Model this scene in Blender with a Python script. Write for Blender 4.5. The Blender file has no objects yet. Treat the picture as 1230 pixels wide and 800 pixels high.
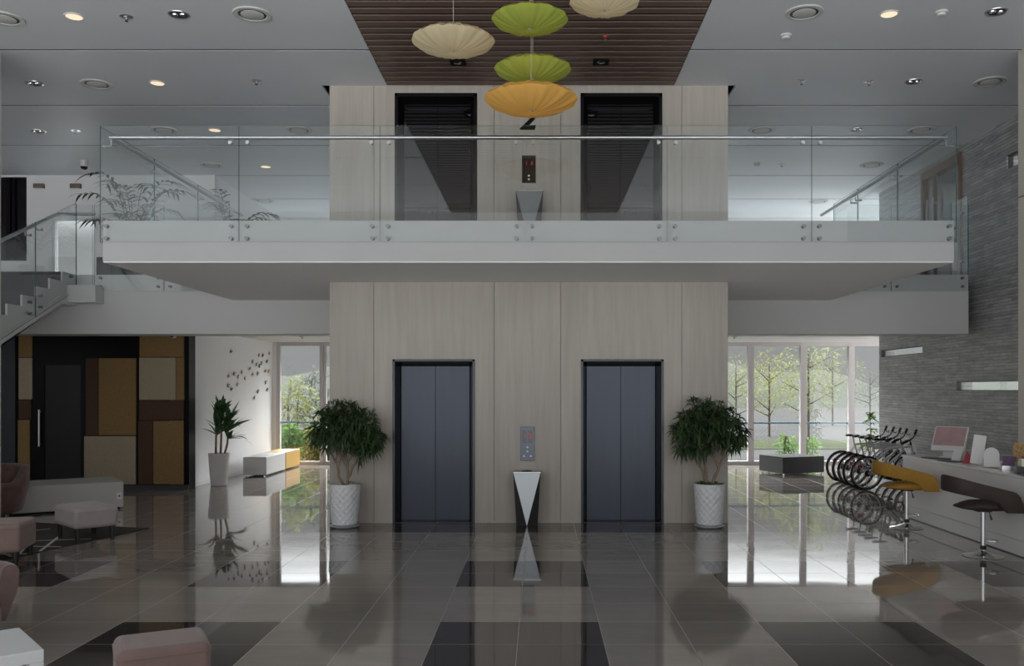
import bpy, bmesh, math, random
from mathutils import Vector, Matrix, Euler
PI = math.pi
R = math.radians
sc = bpy.context.scene
COL = sc.collection
rnd = random.Random(7)

# ------------------------------------------------------------------ camera
EYE = 1.818
F = 1074.0
VX, VY = 648.0, 468.0
cam_d = bpy.data.cameras.new('camera')
cam_d.sensor_width = 36.0
cam_d.lens = 36.0 * F / 1230.0
cam_d.shift_x = -(VX - 615.0) / 1230.0
cam_d.shift_y = (VY - 400.0) / 1230.0
cam_d.clip_start = 0.05
cam_d.clip_end = 500
cam = bpy.data.objects.new('camera', cam_d)
cam.location = (0, 0, EYE)
cam.rotation_euler = (PI / 2, 0, 0)
COL.objects.link(cam)
sc.camera = cam
sc.view_settings.view_transform = 'Standard'
sc.view_settings.look = 'None'
sc.view_settings.gamma = 1.0
sc.view_settings.use_curve_mapping = False
sc.view_settings.exposure = 0.0

def X(px, d): return (px - VX) * d / F
def Z(py, d): return EYE - (py - VY) * d / F
def FD(py): return EYE * F / (py - VY)          # depth of a floor point
CEIL = 5.966
def CD(py): return (CEIL - EYE) * F / (VY - py)  # depth of a ceiling point

# ------------------------------------------------------------------ materials
def new_mat(name):
    m = bpy.data.materials.new(name)
    m.use_nodes = True
    return m, m.node_tree, m.node_tree.nodes['Principled BSDF']

def N(nt, kind, **kw):
    n = nt.nodes.new(kind)
    for k, v in kw.items():
        if k in n.inputs: n.inputs[k].default_value = v
        else: setattr(n, k, v)
    return n

def pm(name, col, rough=0.6, metal=0.0, spec=0.5, noise=0.0, nscale=8.0, bump=0.0, bscale=60.0, stretch=(1, 1, 1), emit=None, estr=0.0, sheen=0.0, ior=None):
    m, nt, b = new_mat(name)
    b.inputs['Base Color'].default_value = (*col, 1)
    b.inputs['Roughness'].default_value = rough
    b.inputs['Metallic'].default_value = metal
    b.inputs['Specular IOR Level'].default_value = spec
    if ior: b.inputs['IOR'].default_value = ior
    if sheen: b.inputs['Sheen Weight'].default_value = sheen
    if emit:
        b.inputs['Emission Color'].default_value = (*emit, 1)
        b.inputs['Emission Strength'].default_value = estr
    if noise or bump:
        tc = N(nt, 'ShaderNodeTexCoord')
        mp = N(nt, 'ShaderNodeMapping', Scale=stretch)
        nt.links.new(tc.outputs['Object'], mp.inputs['Vector'])
    if noise:
        nz = N(nt, 'ShaderNodeTexNoise', Scale=nscale, Detail=5.0)
        nt.links.new(mp.outputs[0], nz.inputs['Vector'])
        mr = N(nt, 'ShaderNodeMapRange')
        mr.inputs['From Min'].default_value = 0.3
        mr.inputs['From Max'].default_value = 0.7
        mr.inputs['To Min'].default_value = 1 - noise
        mr.inputs['To Max'].default_value = 1 + noise
        nt.links.new(nz.outputs['Fac'], mr.inputs['Value'])
        mx = N(nt, 'ShaderNodeVectorMath', operation='SCALE')
        mx.inputs[0].default_value = col
        nt.links.new(mr.outputs[0], mx.inputs['Scale'])
        nt.links.new(mx.outputs[0], b.inputs['Base Color'])
    if bump:
        nb = N(nt, 'ShaderNodeTexNoise', Scale=bscale, Detail=3.0)
        nt.links.new(mp.outputs[0], nb.inputs['Vector'])
        bp = N(nt, 'ShaderNodeBump', Strength=bump, Distance=0.01)
        nt.links.new(nb.outputs['Fac'], bp.inputs['Height'])
        nt.links.new(bp.outputs[0], b.inputs['Normal'])
    return m

def glass_mat(name, tint, refl=(1, 1, 1), boost=1.0):
    m = bpy.data.materials.new(name)
    m.use_nodes = True
    nt = m.node_tree
    nt.nodes.clear()
    out = N(nt, 'ShaderNodeOutputMaterial')
    tr = N(nt, 'ShaderNodeBsdfTransparent', Color=(*tint, 1))
    gl = N(nt, 'ShaderNodeBsdfGlossy', Color=(*refl, 1), Roughness=0.0)
    fr = N(nt, 'ShaderNodeFresnel', IOR=1.45)
    # same reflectance entering and leaving the sheet (a thin pane bends nothing)
    ge = N(nt, 'ShaderNodeNewGeometry')
    mri = N(nt, 'ShaderNodeMapRange')
    mri.inputs['To Min'].default_value = 1.45
    mri.inputs['To Max'].default_value = 1 / 1.45
    nt.links.new(ge.outputs['Backfacing'], mri.inputs['Value'])
    nt.links.new(mri.outputs[0], fr.inputs['IOR'])
    mu = N(nt, 'ShaderNodeMath', operation='MULTIPLY')
    mu.inputs[1].default_value = boost
    mu.use_clamp = True
    mx = N(nt, 'ShaderNodeMixShader')
    nt.links.new(fr.outputs[0], mu.inputs[0])
    nt.links.new(mu.outputs[0], mx.inputs[0])
    nt.links.new(tr.outputs[0], mx.inputs[1])
    nt.links.new(gl.outputs[0], mx.inputs[2])
    nt.links.new(mx.outputs[0], out.inputs['Surface'])
    return m

def marble_mat():
    m, nt, b = new_mat('cream_wall_panel')
    tc = N(nt, 'ShaderNodeTexCoord')
    mp = N(nt, 'ShaderNodeMapping', Scale=(9, 9, 0.55))
    nt.links.new(tc.outputs['Object'], mp.inputs['Vector'])
    n1 = N(nt, 'ShaderNodeTexNoise', Scale=1.6, Detail=8.0, Roughness=0.62)
    nt.links.new(mp.outputs[0], n1.inputs['Vector'])
    mp2 = N(nt, 'ShaderNodeMapping', Scale=(1, 1, 0.6))
    nt.links.new(tc.outputs['Object'], mp2.inputs['Vector'])
    n2 = N(nt, 'ShaderNodeTexNoise', Scale=0.7, Detail=3.0)
    nt.links.new(mp2.outputs[0], n2.inputs['Vector'])
    ad = N(nt, 'ShaderNodeMath', operation='ADD')
    nt.links.new(n1.outputs['Fac'], ad.inputs[0])
    nt.links.new(n2.outputs['Fac'], ad.inputs[1])
    cr = N(nt, 'ShaderNodeValToRGB')
    cr.color_ramp.elements[0].position = 0.38
    cr.color_ramp.elements[0].color = (0.385, 0.35, 0.308, 1)
    cr.color_ramp.elements[1].position = 0.68
    cr.color_ramp.elements[1].color = (0.495, 0.46, 0.413, 1)
    hv = N(nt, 'ShaderNodeMath', operation='MULTIPLY')
    hv.inputs[1].default_value = 0.5
    nt.links.new(ad.outputs[0], hv.inputs[0])
    nt.links.new(hv.outputs[0], cr.inputs[0])
    nt.links.new(cr.outputs[0], b.inputs['Base Color'])
    b.inputs['Roughness'].default_value = 0.42
    b.inputs['Specular IOR Level'].default_value = 0.3
    return m

def slate_mat():
    m, nt, b = new_mat('slate_stone')
    tc = N(nt, 'ShaderNodeTexCoord')
    sp = N(nt, 'ShaderNodeSeparateXYZ')
    nt.links.new(tc.outputs['Object'], sp.inputs[0])
    cb = N(nt, 'ShaderNodeCombineXYZ')
    nt.links.new(sp.outputs['Y'], cb.inputs['X'])
    nt.links.new(sp.outputs['Z'], cb.inputs['Y'])
    br = N(nt, 'ShaderNodeTexBrick', Scale=1.0)
    br.inputs['Brick Width'].default_value = 0.85
    br.inputs['Row Height'].default_value = 0.052
    br.inputs['Mortar Size'].default_value = 0.006
    br.inputs['Mortar Smooth'].default_value = 0.3
    br.inputs['Bias'].default_value = 0.0
    br.offset = 0.37
    br.inputs['Color1'].default_value = (0.25, 0.25, 0.246, 1)
    br.inputs['Color2'].default_value = (0.38, 0.38, 0.374, 1)
    br.inputs['Mortar'].default_value = (0.19, 0.19, 0.187, 1)
    nt.links.new(cb.outputs[0], br.inputs['Vector'])
    mp = N(nt, 'ShaderNodeMapping', Scale=(1, 1.2, 7))
    nt.links.new(tc.outputs['Object'], mp.inputs['Vector'])
    nz = N(nt, 'ShaderNodeTexNoise', Scale=3.0, Detail=6.0, Roughness=0.65)
    nt.links.new(mp.outputs[0], nz.inputs['Vector'])
    mr = N(nt, 'ShaderNodeMapRange')
    mr.inputs['From Min'].default_value = 0.3
    mr.inputs['From Max'].default_value = 0.7
    mr.inputs['To Min'].default_value = 0.62
    mr.inputs['To Max'].default_value = 1.4
    nt.links.new(nz.outputs['Fac'], mr.inputs['Value'])
    sc_ = N(nt, 'ShaderNodeVectorMath', operation='SCALE')
    nt.links.new(br.outputs['Color'], sc_.inputs[0])
    nt.links.new(mr.outputs[0], sc_.inputs['Scale'])
    nt.links.new(sc_.outputs[0], b.inputs['Base Color'])
    bp = N(nt, 'ShaderNodeBump', Strength=0.3, Distance=0.02)
    nt.links.new(sc_.outputs[0], bp.inputs['Height'])
    nt.links.new(bp.outputs[0], b.inputs['Normal'])
    b.inputs['Roughness'].default_value = 0.40
    b.inputs['Specular IOR Level'].default_value = 0.8
    return m

TX0, TY0, TS = -0.777, 9.48, 0.62     # tile grid origin and pitch
def floor_mat():
    m, nt, b = new_mat('polished_floor_tile')
    L = nt.links.new
    tc = N(nt, 'ShaderNodeTexCoord')
    sp = N(nt, 'ShaderNodeSeparateXYZ')
    L(tc.outputs['Object'], sp.inputs[0])
    def math_(op, a, bb=None, cc=None):
        n = N(nt, 'ShaderNodeMath', operation=op)
        for i, v in enumerate((a, bb, cc)):
            if v is None: continue
            if isinstance(v, (int, float)): n.inputs[i].default_value = v
            else: L(v, n.inputs[i])
        return n.outputs[0]
    u = math_('DIVIDE', math_('SUBTRACT', sp.outputs['X'], TX0), TS)
    v = math_('DIVIDE', math_('SUBTRACT', sp.outputs['Y'], TY0), TS)
    iu, iv = math_('FLOOR', u), math_('FLOOR', v)
    # dark 2 x 2 squares, period four tiles both ways
    mu_ = math_('FLOORED_MODULO', iu, 4.0)
    mv_ = math_('FLOORED_MODULO', math_('ADD', iv, 2.0), 4.0)
    dark = math_('MULTIPLY', math_('LESS_THAN', mu_, 1.5), math_('LESS_THAN', mv_, 1.5))
    dark = math_('MULTIPLY', dark, math_('LESS_THAN', sp.outputs['Y'], 9.6))
    # border in front of the lifts
    edge = math_('MULTIPLY', math_('GREATER_THAN', sp.outputs['Y'], 11.38), math_('LESS_THAN', sp.outputs['Y'], 12.6))
    inx = math_('MULTIPLY', math_('GREATER_THAN', sp.outputs['X'], -2.864), math_('LESS_THAN', sp.outputs['X'], 2.568))
    edge = math_('MULTIPLY', edge, inx)
    dark = math_('MAXIMUM', dark, edge)
    # per tile variation
    cb = N(nt, 'ShaderNodeCombineXYZ')
    L(iu, cb.inputs[0]); L(iv, cb.inputs[1])
    wn = N(nt, 'ShaderNodeTexWhiteNoise', noise_dimensions='2D')
    L(cb.outputs[0], wn.inputs['Vector'])
    nz = N(nt, 'ShaderNodeTexNoise', Scale=2.2, Detail=6.0, Roughness=0.6)
    mp = N(nt, 'ShaderNodeMapping', Scale=(0.7, 2.2, 1))
    L(tc.outputs['Object'], mp.inputs['Vector'])
    L(mp.outputs[0], nz.inputs['Vector'])
    var = math_('ADD', math_('MULTIPLY', math_('SUBTRACT', wn.outputs['Value'], 0.5), 0.16),
                math_('ADD', math_('MULTIPLY', math_('SUBTRACT', nz.outputs['Fac'], 0.5), 0.5), 1.0))
    mix = N(nt, 'ShaderNodeMix', data_type='RGBA')
    mix.inputs[6].default_value = (0.285, 0.258, 0.232, 1)
    mix.inputs[7].default_value = (0.050, 0.044, 0.042, 1)
    L(dark, mix.inputs[0])
    scl = N(nt, 'ShaderNodeVectorMath', operation='SCALE')
    L(mix.outputs[2], scl.inputs[0]); L(var, scl.inputs['Scale'])
    # joints
    fu, fv = math_('FRACT', u), math_('FRACT', v)
    du = math_('MINIMUM', fu, math_('SUBTRACT', 1.0, fu))
    dv = math_('MINIMUM', fv, math_('SUBTRACT', 1.0, fv))
    joint = math_('LESS_THAN', math_('MINIMUM', du, dv), 0.0045)
    mix2 = N(nt, 'ShaderNodeMix', data_type='RGBA')
    L(joint, mix2.inputs[0]); L(scl.outputs[0], mix2.inputs[6])
    mix2.inputs[7].default_value = (0.33, 0.31, 0.285, 1)
    L(mix2.outputs[2], b.inputs['Base Color'])
    rg = math_('ADD', math_('MULTIPLY', joint, 0.3), 0.035)
    L(rg, b.inputs['Roughness'])
    b.inputs['IOR'].default_value = 1.95
    b.inputs['Specular IOR Level'].default_value = 0.5
    # faint waviness of the polished tiles, each tile laid a touch out of level
    nb = N(nt, 'ShaderNodeTexNoise', Scale=1.3, Detail=1.0)
    L(tc.outputs['Object'], nb.inputs['Vector'])
    bp = N(nt, 'ShaderNodeBump', Strength=0.12, Distance=0.012)
    L(nb.outputs['Fac'], bp.inputs['Height'])
    L(bp.outputs[0], b.inputs['Normal'])
    return m

def weave_pot_mat():
    m, nt, b = new_mat('white_woven_pot')
    tc = N(nt, 'ShaderNodeTexCoord')
    b.inputs['Base Color'].default_value = (0.72, 0.74, 0.76, 1)
    b.inputs['Roughness'].default_value = 0.35
    return m

def shade_mat(name, col, glow):
    m, nt, b = new_mat(name)
    b.inputs['Base Color'].default_value = (*col, 1)
    b.inputs['Roughness'].default_value = 0.9
    b.inputs['Specular IOR Level'].default_value = 0.1
    b.inputs['Emission Color'].default_value = (*col, 1)
    b.inputs['Emission Strength'].default_value = glow
    tl = N(nt, 'ShaderNodeBsdfTranslucent', Color=(*col, 1))
    mx = N(nt, 'ShaderNodeMixShader', Fac=0.35)
    out = nt.nodes['Material Output']
    nt.links.new(b.outputs[0], mx.inputs[1])
    nt.links.new(tl.outputs[0], mx.inputs[2])
    nt.links.new(mx.outputs[0], out.inputs['Surface'])
    return m

def leaf_mat(name, c1, c2, rough=0.45, trans=0.25, spec=0.5):
    m, nt, b = new_mat(name)
    ge = N(nt, 'ShaderNodeTexCoord')
    nz = N(nt, 'ShaderNodeTexNoise', Scale=9.0, Detail=2.0)
    nt.links.new(ge.outputs['Object'], nz.inputs['Vector'])
    mx = N(nt, 'ShaderNodeMix', data_type='RGBA')
    mr = N(nt, 'ShaderNodeMapRange')
    mr.inputs['From Min'].default_value = 0.35
    mr.inputs['From Max'].default_value = 0.65
    nt.links.new(nz.outputs['Fac'], mr.inputs['Value'])
    nt.links.new(mr.outputs[0], mx.inputs[0])
    mx.inputs[6].default_value = (*c1, 1)
    mx.inputs[7].default_value = (*c2, 1)
    nt.links.new(mx.outputs[2], b.inputs['Base Color'])
    b.inputs['Roughness'].default_value = rough
    b.inputs['Specular IOR Level'].default_value = spec
    tl = N(nt, 'ShaderNodeBsdfTranslucent')
    nt.links.new(mx.outputs[2], tl.inputs['Color'])
    ms = N(nt, 'ShaderNodeMixShader', Fac=trans)
    out = nt.nodes['Material Output']
    nt.links.new(b.outputs[0], ms.inputs[1])
    nt.links.new(tl.outputs[0], ms.inputs[2])
    nt.links.new(ms.outputs[0], out.inputs['Surface'])
    return m

M = {}
M['white'] = pm('white_paint', (0.74, 0.74, 0.74), 0.55, spec=0.3)
M['soffit'] = pm('soffit_white_lightened', (0.88, 0.88, 0.88), 0.6, spec=0.3)  # slab's white paint lightened, standing in for light missing on the underside
M['wall_bright'] = pm('bright_white_wall', (0.82, 0.82, 0.825), 0.6, spec=0.3)
M['fascia'] = pm('fascia_white_darkened', (0.45, 0.45, 0.455), 0.5, spec=0.3, noise=0.02, nscale=2)  # same white paint darkened to offset the light on the slab front
M['ceil'] = pm('ceiling_panel', (0.69, 0.715, 0.74), 0.45, spec=0.4, noise=0.02, nscale=1.2)
M['black'] = pm('black_void', (0.012, 0.012, 0.012), 0.9, spec=0.1)
M['gallery_white'] = pm('gallery_white_darkened', (0.62, 0.62, 0.615), 0.55, spec=0.3)  # slab white again, darkened to hold down the light on the gallery
M['core'] = marble_mat()
M['slate'] = slate_mat()
M['floor'] = floor_mat()
M['slat'] = pm('brown_slat', (0.135, 0.085, 0.066), 0.5, noise=0.12, nscale=3, stretch=(0.4, 8, 8))
M['slat_back'] = pm('slat_backing', (0.014, 0.010, 0.009), 0.95, spec=0.1)
M['glass'] = glass_mat('balustrade_glass', (0.945, 0.962, 0.962))
M['glass_edge'] = pm('glass_edge', (0.03, 0.10, 0.09), 0.15)
M['window_glass'] = glass_mat('window_glass', (0.97, 0.98, 0.98))
M['dimming_glass'] = glass_mat('dimming_glass', (0.72, 0.74, 0.75))  # tint added to cut daylight through the unseen upper glazing
M['steel'] = pm('brushed_steel', (0.55, 0.55, 0.56), 0.28, 1.0)
M['standoff'] = pm('standoff_steel', (0.22, 0.22, 0.22), 0.35, 0.8)
M['chrome'] = pm('chrome', (0.78, 0.78, 0.80), 0.06, 1.0)
M['lift'] = pm('lift_door_steel', (0.052, 0.059, 0.073), 0.34, 0.85, noise=0.06, nscale=2, stretch=(6, 6, 0.4))
M['lift_frame'] = pm('dark_lift_frame', (0.045, 0.05, 0.055), 0.25, 0.7)
M['black_gloss'] = pm('black_mirror_glass', (0.004, 0.004, 0.005), 0.03, spec=0.38)
M['black_frame'] = pm('black_frame', (0.006, 0.006, 0.007), 0.35, spec=0.12)
M['display'] = pm('display_black', (0.01, 0.01, 0.012), 0.15)
M['red'] = pm('red_display_digit', (0.4, 0.01, 0.02), 0.5, emit=(1.0, 0.03, 0.08), estr=0.35)
M['button'] = pm('button_white', (0.75, 0.75, 0.72), 0.4)
M['panel_steel'] = pm('panel_steel', (0.11, 0.12, 0.145), 0.35, 0.9)
M['bin_silver'] = pm('bin_silver', (0.33, 0.36, 0.38), 0.25, 0.6)
M['bin_dark'] = pm('bin_dark', (0.045, 0.04, 0.04), 0.3)
M['pot'] = weave_pot_mat()
M['pot_plain'] = pm('white_pot', (0.66, 0.64, 0.62), 0.55)
M['pot_dark'] = pm('dark_planter', (0.012, 0.013, 0.014), 0.6)
M['soil'] = pm('soil', (0.05, 0.035, 0.025), 0.95, bump=0.8, bscale=60)
M['bark'] = pm('pale_bark', (0.24, 0.18, 0.13), 0.85, noise=0.2, nscale=14, bump=0.4, bscale=40)
M['cane'] = pm('cane_stem', (0.26, 0.14, 0.10), 0.7, noise=0.2, nscale=20)
M['leaf_dark'] = leaf_mat('dark_ficus_leaf', (0.026, 0.058, 0.022), (0.075, 0.135, 0.048))
M['leaf_mid'] = leaf_mat('dracaena_leaf', (0.035, 0.095, 0.032), (0.10, 0.20, 0.07))
M['leaf_low'] = leaf_mat('low_plant_leaf', (0.08, 0.17, 0.04), (0.14, 0.26, 0.06))
M['leaf_palm'] = leaf_mat('palm_leaf', (0.02, 0.045, 0.018), (0.06, 0.10, 0.05))
M['leaf_bright'] = leaf_mat('bright_leaf', (0.07, 0.15, 0.04), (0.16, 0.25, 0.08), trans=0.4, spec=0.0)
M['leaf_yellow'] = leaf_mat('yellow_green_leaf', (0.13, 0.15, 0.045), (0.21, 0.19, 0.065), trans=0.4, spec=0.0)
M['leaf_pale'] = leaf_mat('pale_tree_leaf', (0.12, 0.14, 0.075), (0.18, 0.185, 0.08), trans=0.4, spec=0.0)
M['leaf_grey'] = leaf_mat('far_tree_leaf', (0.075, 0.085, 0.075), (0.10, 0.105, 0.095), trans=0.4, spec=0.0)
M['trunk_out'] = pm('outdoor_trunk', (0.10, 0.08, 0.065), 0.9, spec=0.0, noise=0.2)
M['ground'] = pm('pale_paving', (0.047, 0.047, 0.0462), 0.9, spec=0.0, noise=0.08, nscale=0.7)
M['grass'] = pm('pale_grass', (0.038, 0.043, 0.028), 0.95, spec=0.0, noise=0.2, nscale=2)
M['bounce_slab'] = pm('bounce_slab_grey', (0.05, 0.05, 0.052), 0.8)
M['hill'] = pm('distant_hill', (0.056, 0.060, 0.054), 1.0, spec=0.0, noise=0.1, nscale=0.3)
M['win_frame'] = pm('window_frame_metal', (0.52, 0.49, 0.49), 0.45, 0.0)
M['rail_blue'] = pm('blue_rail', (0.08, 0.20, 0.30), 0.4)
M['gold'] = pm('gold_brown_fabric', (0.26, 0.16, 0.063), 0.85, noise=0.13, nscale=30, bump=0.25, bscale=140)
M['tan'] = pm('cream_tan_fabric', (0.385, 0.315, 0.225), 0.85, noise=0.08, nscale=30, bump=0.25, bscale=140)
M['brown'] = pm('dark_brown_fabric', (0.085, 0.043, 0.025), 0.85, noise=0.12, nscale=30, bump=0.25, bscale=140)
M['dark_glass'] = pm('dark_door_glass', (0.012, 0.013, 0.013), 0.25, spec=0.25)
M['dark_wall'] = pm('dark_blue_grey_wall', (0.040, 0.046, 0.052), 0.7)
M['skirt_dark'] = pm('dark_skirting', (0.05, 0.05, 0.052), 0.5)
M['step'] = pm('dark_step_stone', (0.030, 0.030, 0.033), 0.6, noise=0.15, nscale=5)
M['wood'] = pm('reddish_wood', (0.20, 0.12, 0.085), 0.5, noise=0.2, nscale=4, stretch=(8, 8, 0.6))
M['column'] = pm('beige_column', (0.62, 0.57, 0.52), 0.6)
M['pink'] = pm('dusty_pink_velvet', (0.165, 0.108, 0.098), 0.85, noise=0.12, nscale=7, bump=0.15, bscale=20, sheen=0.3)
M['pink_light'] = pm('pale_pink_fabric', (0.34, 0.29, 0.29), 0.85, noise=0.05, nscale=8, sheen=0.2)
M['pink_seat'] = pm('rose_beige_fabric', (0.235, 0.165, 0.142), 0.85, noise=0.07, nscale=8, sheen=0.2)
M['pink_brown'] = pm('rose_brown_fabric', (0.165, 0.098, 0.085), 0.85, noise=0.22, nscale=9, bump=0.2, bscale=20, sheen=0.2)
M['leg_black'] = pm('black_leg', (0.012, 0.012, 0.013), 0.4)
M['bench_white'] = pm('white_bench', (0.62, 0.61, 0.60), 0.5)
M['bench_yellow'] = pm('yellow_bench', (0.60, 0.36, 0.08), 0.5)
M['bench_black'] = pm('black_bench_side', (0.045, 0.043, 0.048), 0.6, noise=0.1, nscale=20)
M['bench_top'] = pm('grey_bench_top', (0.075, 0.075, 0.077), 0.85, spec=0.15)
M['platform'] = pm('white_platform', (0.50, 0.485, 0.47), 0.55)
M['table_white'] = pm('white_table', (0.62, 0.64, 0.65), 0.35)
M['rug'] = pm('dark_rug', (0.035, 0.026, 0.022), 0.95, noise=0.15, nscale=40, bump=0.4, bscale=150)
M['rug_line'] = pm('rug_white_line', (0.50, 0.49, 0.47), 0.95)
M['counter'] = pm('white_counter', (0.78, 0.78, 0.775), 0.22)
M['counter_top'] = pm('white_countertop', (0.78, 0.78, 0.78), 0.25)
M['stool_yellow'] = pm('mustard_fabric', (0.40, 0.21, 0.028), 0.75, noise=0.06, nscale=20)
M['stool_brown'] = pm('dark_brown_leather', (0.040, 0.026, 0.021), 0.65, noise=0.1, nscale=12)
M['rubber'] = pm('black_rubber', (0.014, 0.014, 0.015), 0.65)
M['bike_white'] = pm('bike_white', (0.62, 0.62, 0.64), 0.3)
M['bike_black'] = pm('bike_black', (0.02, 0.02, 0.022), 0.3)
M['rim'] = pm('alloy_rim', (0.62, 0.62, 0.63), 0.4, 0.5)
M['reflector'] = pm('red_reflector', (0.55, 0.04, 0.03), 0.3)
M['plastic_white'] = pm('white_plastic', (0.70, 0.70, 0.70), 0.4)
M['screen'] = pm('reddish_screen', (0.24, 0.16, 0.16), 0.15, noise=0.25, nscale=6, emit=(0.55, 0.36, 0.38), estr=0.12)
M['paper'] = pm('white_paper', (0.72, 0.72, 0.71), 0.7)
M['purple'] = pm('purple_print', (0.085, 0.040, 0.10), 0.5, noise=0.3, nscale=30)
M['orange_print'] = pm('orange_print', (0.30, 0.17, 0.06), 0.5, noise=0.5, nscale=40)
M['red_thing'] = pm('red_card', (0.35, 0.03, 0.05), 0.5)
M['beige_print'] = pm('beige_print', (0.40, 0.33, 0.22), 0.6, noise=0.4, nscale=30)
M['dark_plastic'] = pm('dark_plastic', (0.03, 0.03, 0.035), 0.4)
M['lamp_on'] = pm('lit_lamp', (0.8, 0.7, 0.6), 0.5, emit=(1.0, 0.72, 0.48), estr=0.95)
M['diffuser'] = pm('ceiling_diffuser', (0.56, 0.56, 0.54), 0.5)
M['fly_dark'] = pm('dark_butterfly', (0.22, 0.21, 0.25), 0.5)
M['fly_orange'] = pm('orange_butterfly', (0.62, 0.34, 0.20), 0.5)
M['fly_grey'] = pm('grey_butterfly', (0.28, 0.28, 0.30), 0.5)
M['cream_shade'] = shade_mat('cream_shade', (0.60, 0.53, 0.36), 0.15)
M['green_shade'] = shade_mat('green_shade', (0.36, 0.42, 0.08), 0.12)
M['orange_shade'] = shade_mat('orange_shade', (0.66, 0.41, 0.11), 0.17)
M['wire'] = pm('thin_wire', (0.45, 0.44, 0.42), 0.4)
M['bronze_lamp'] = pm('bronze_sign', (0.16, 0.12, 0.10), 0.5)
M['smoke'] = pm('white_detector', (0.6, 0.6, 0.58), 0.5)
M['dome'] = pm('dark_dome', (0.01, 0.01, 0.012), 0.1)

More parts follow.
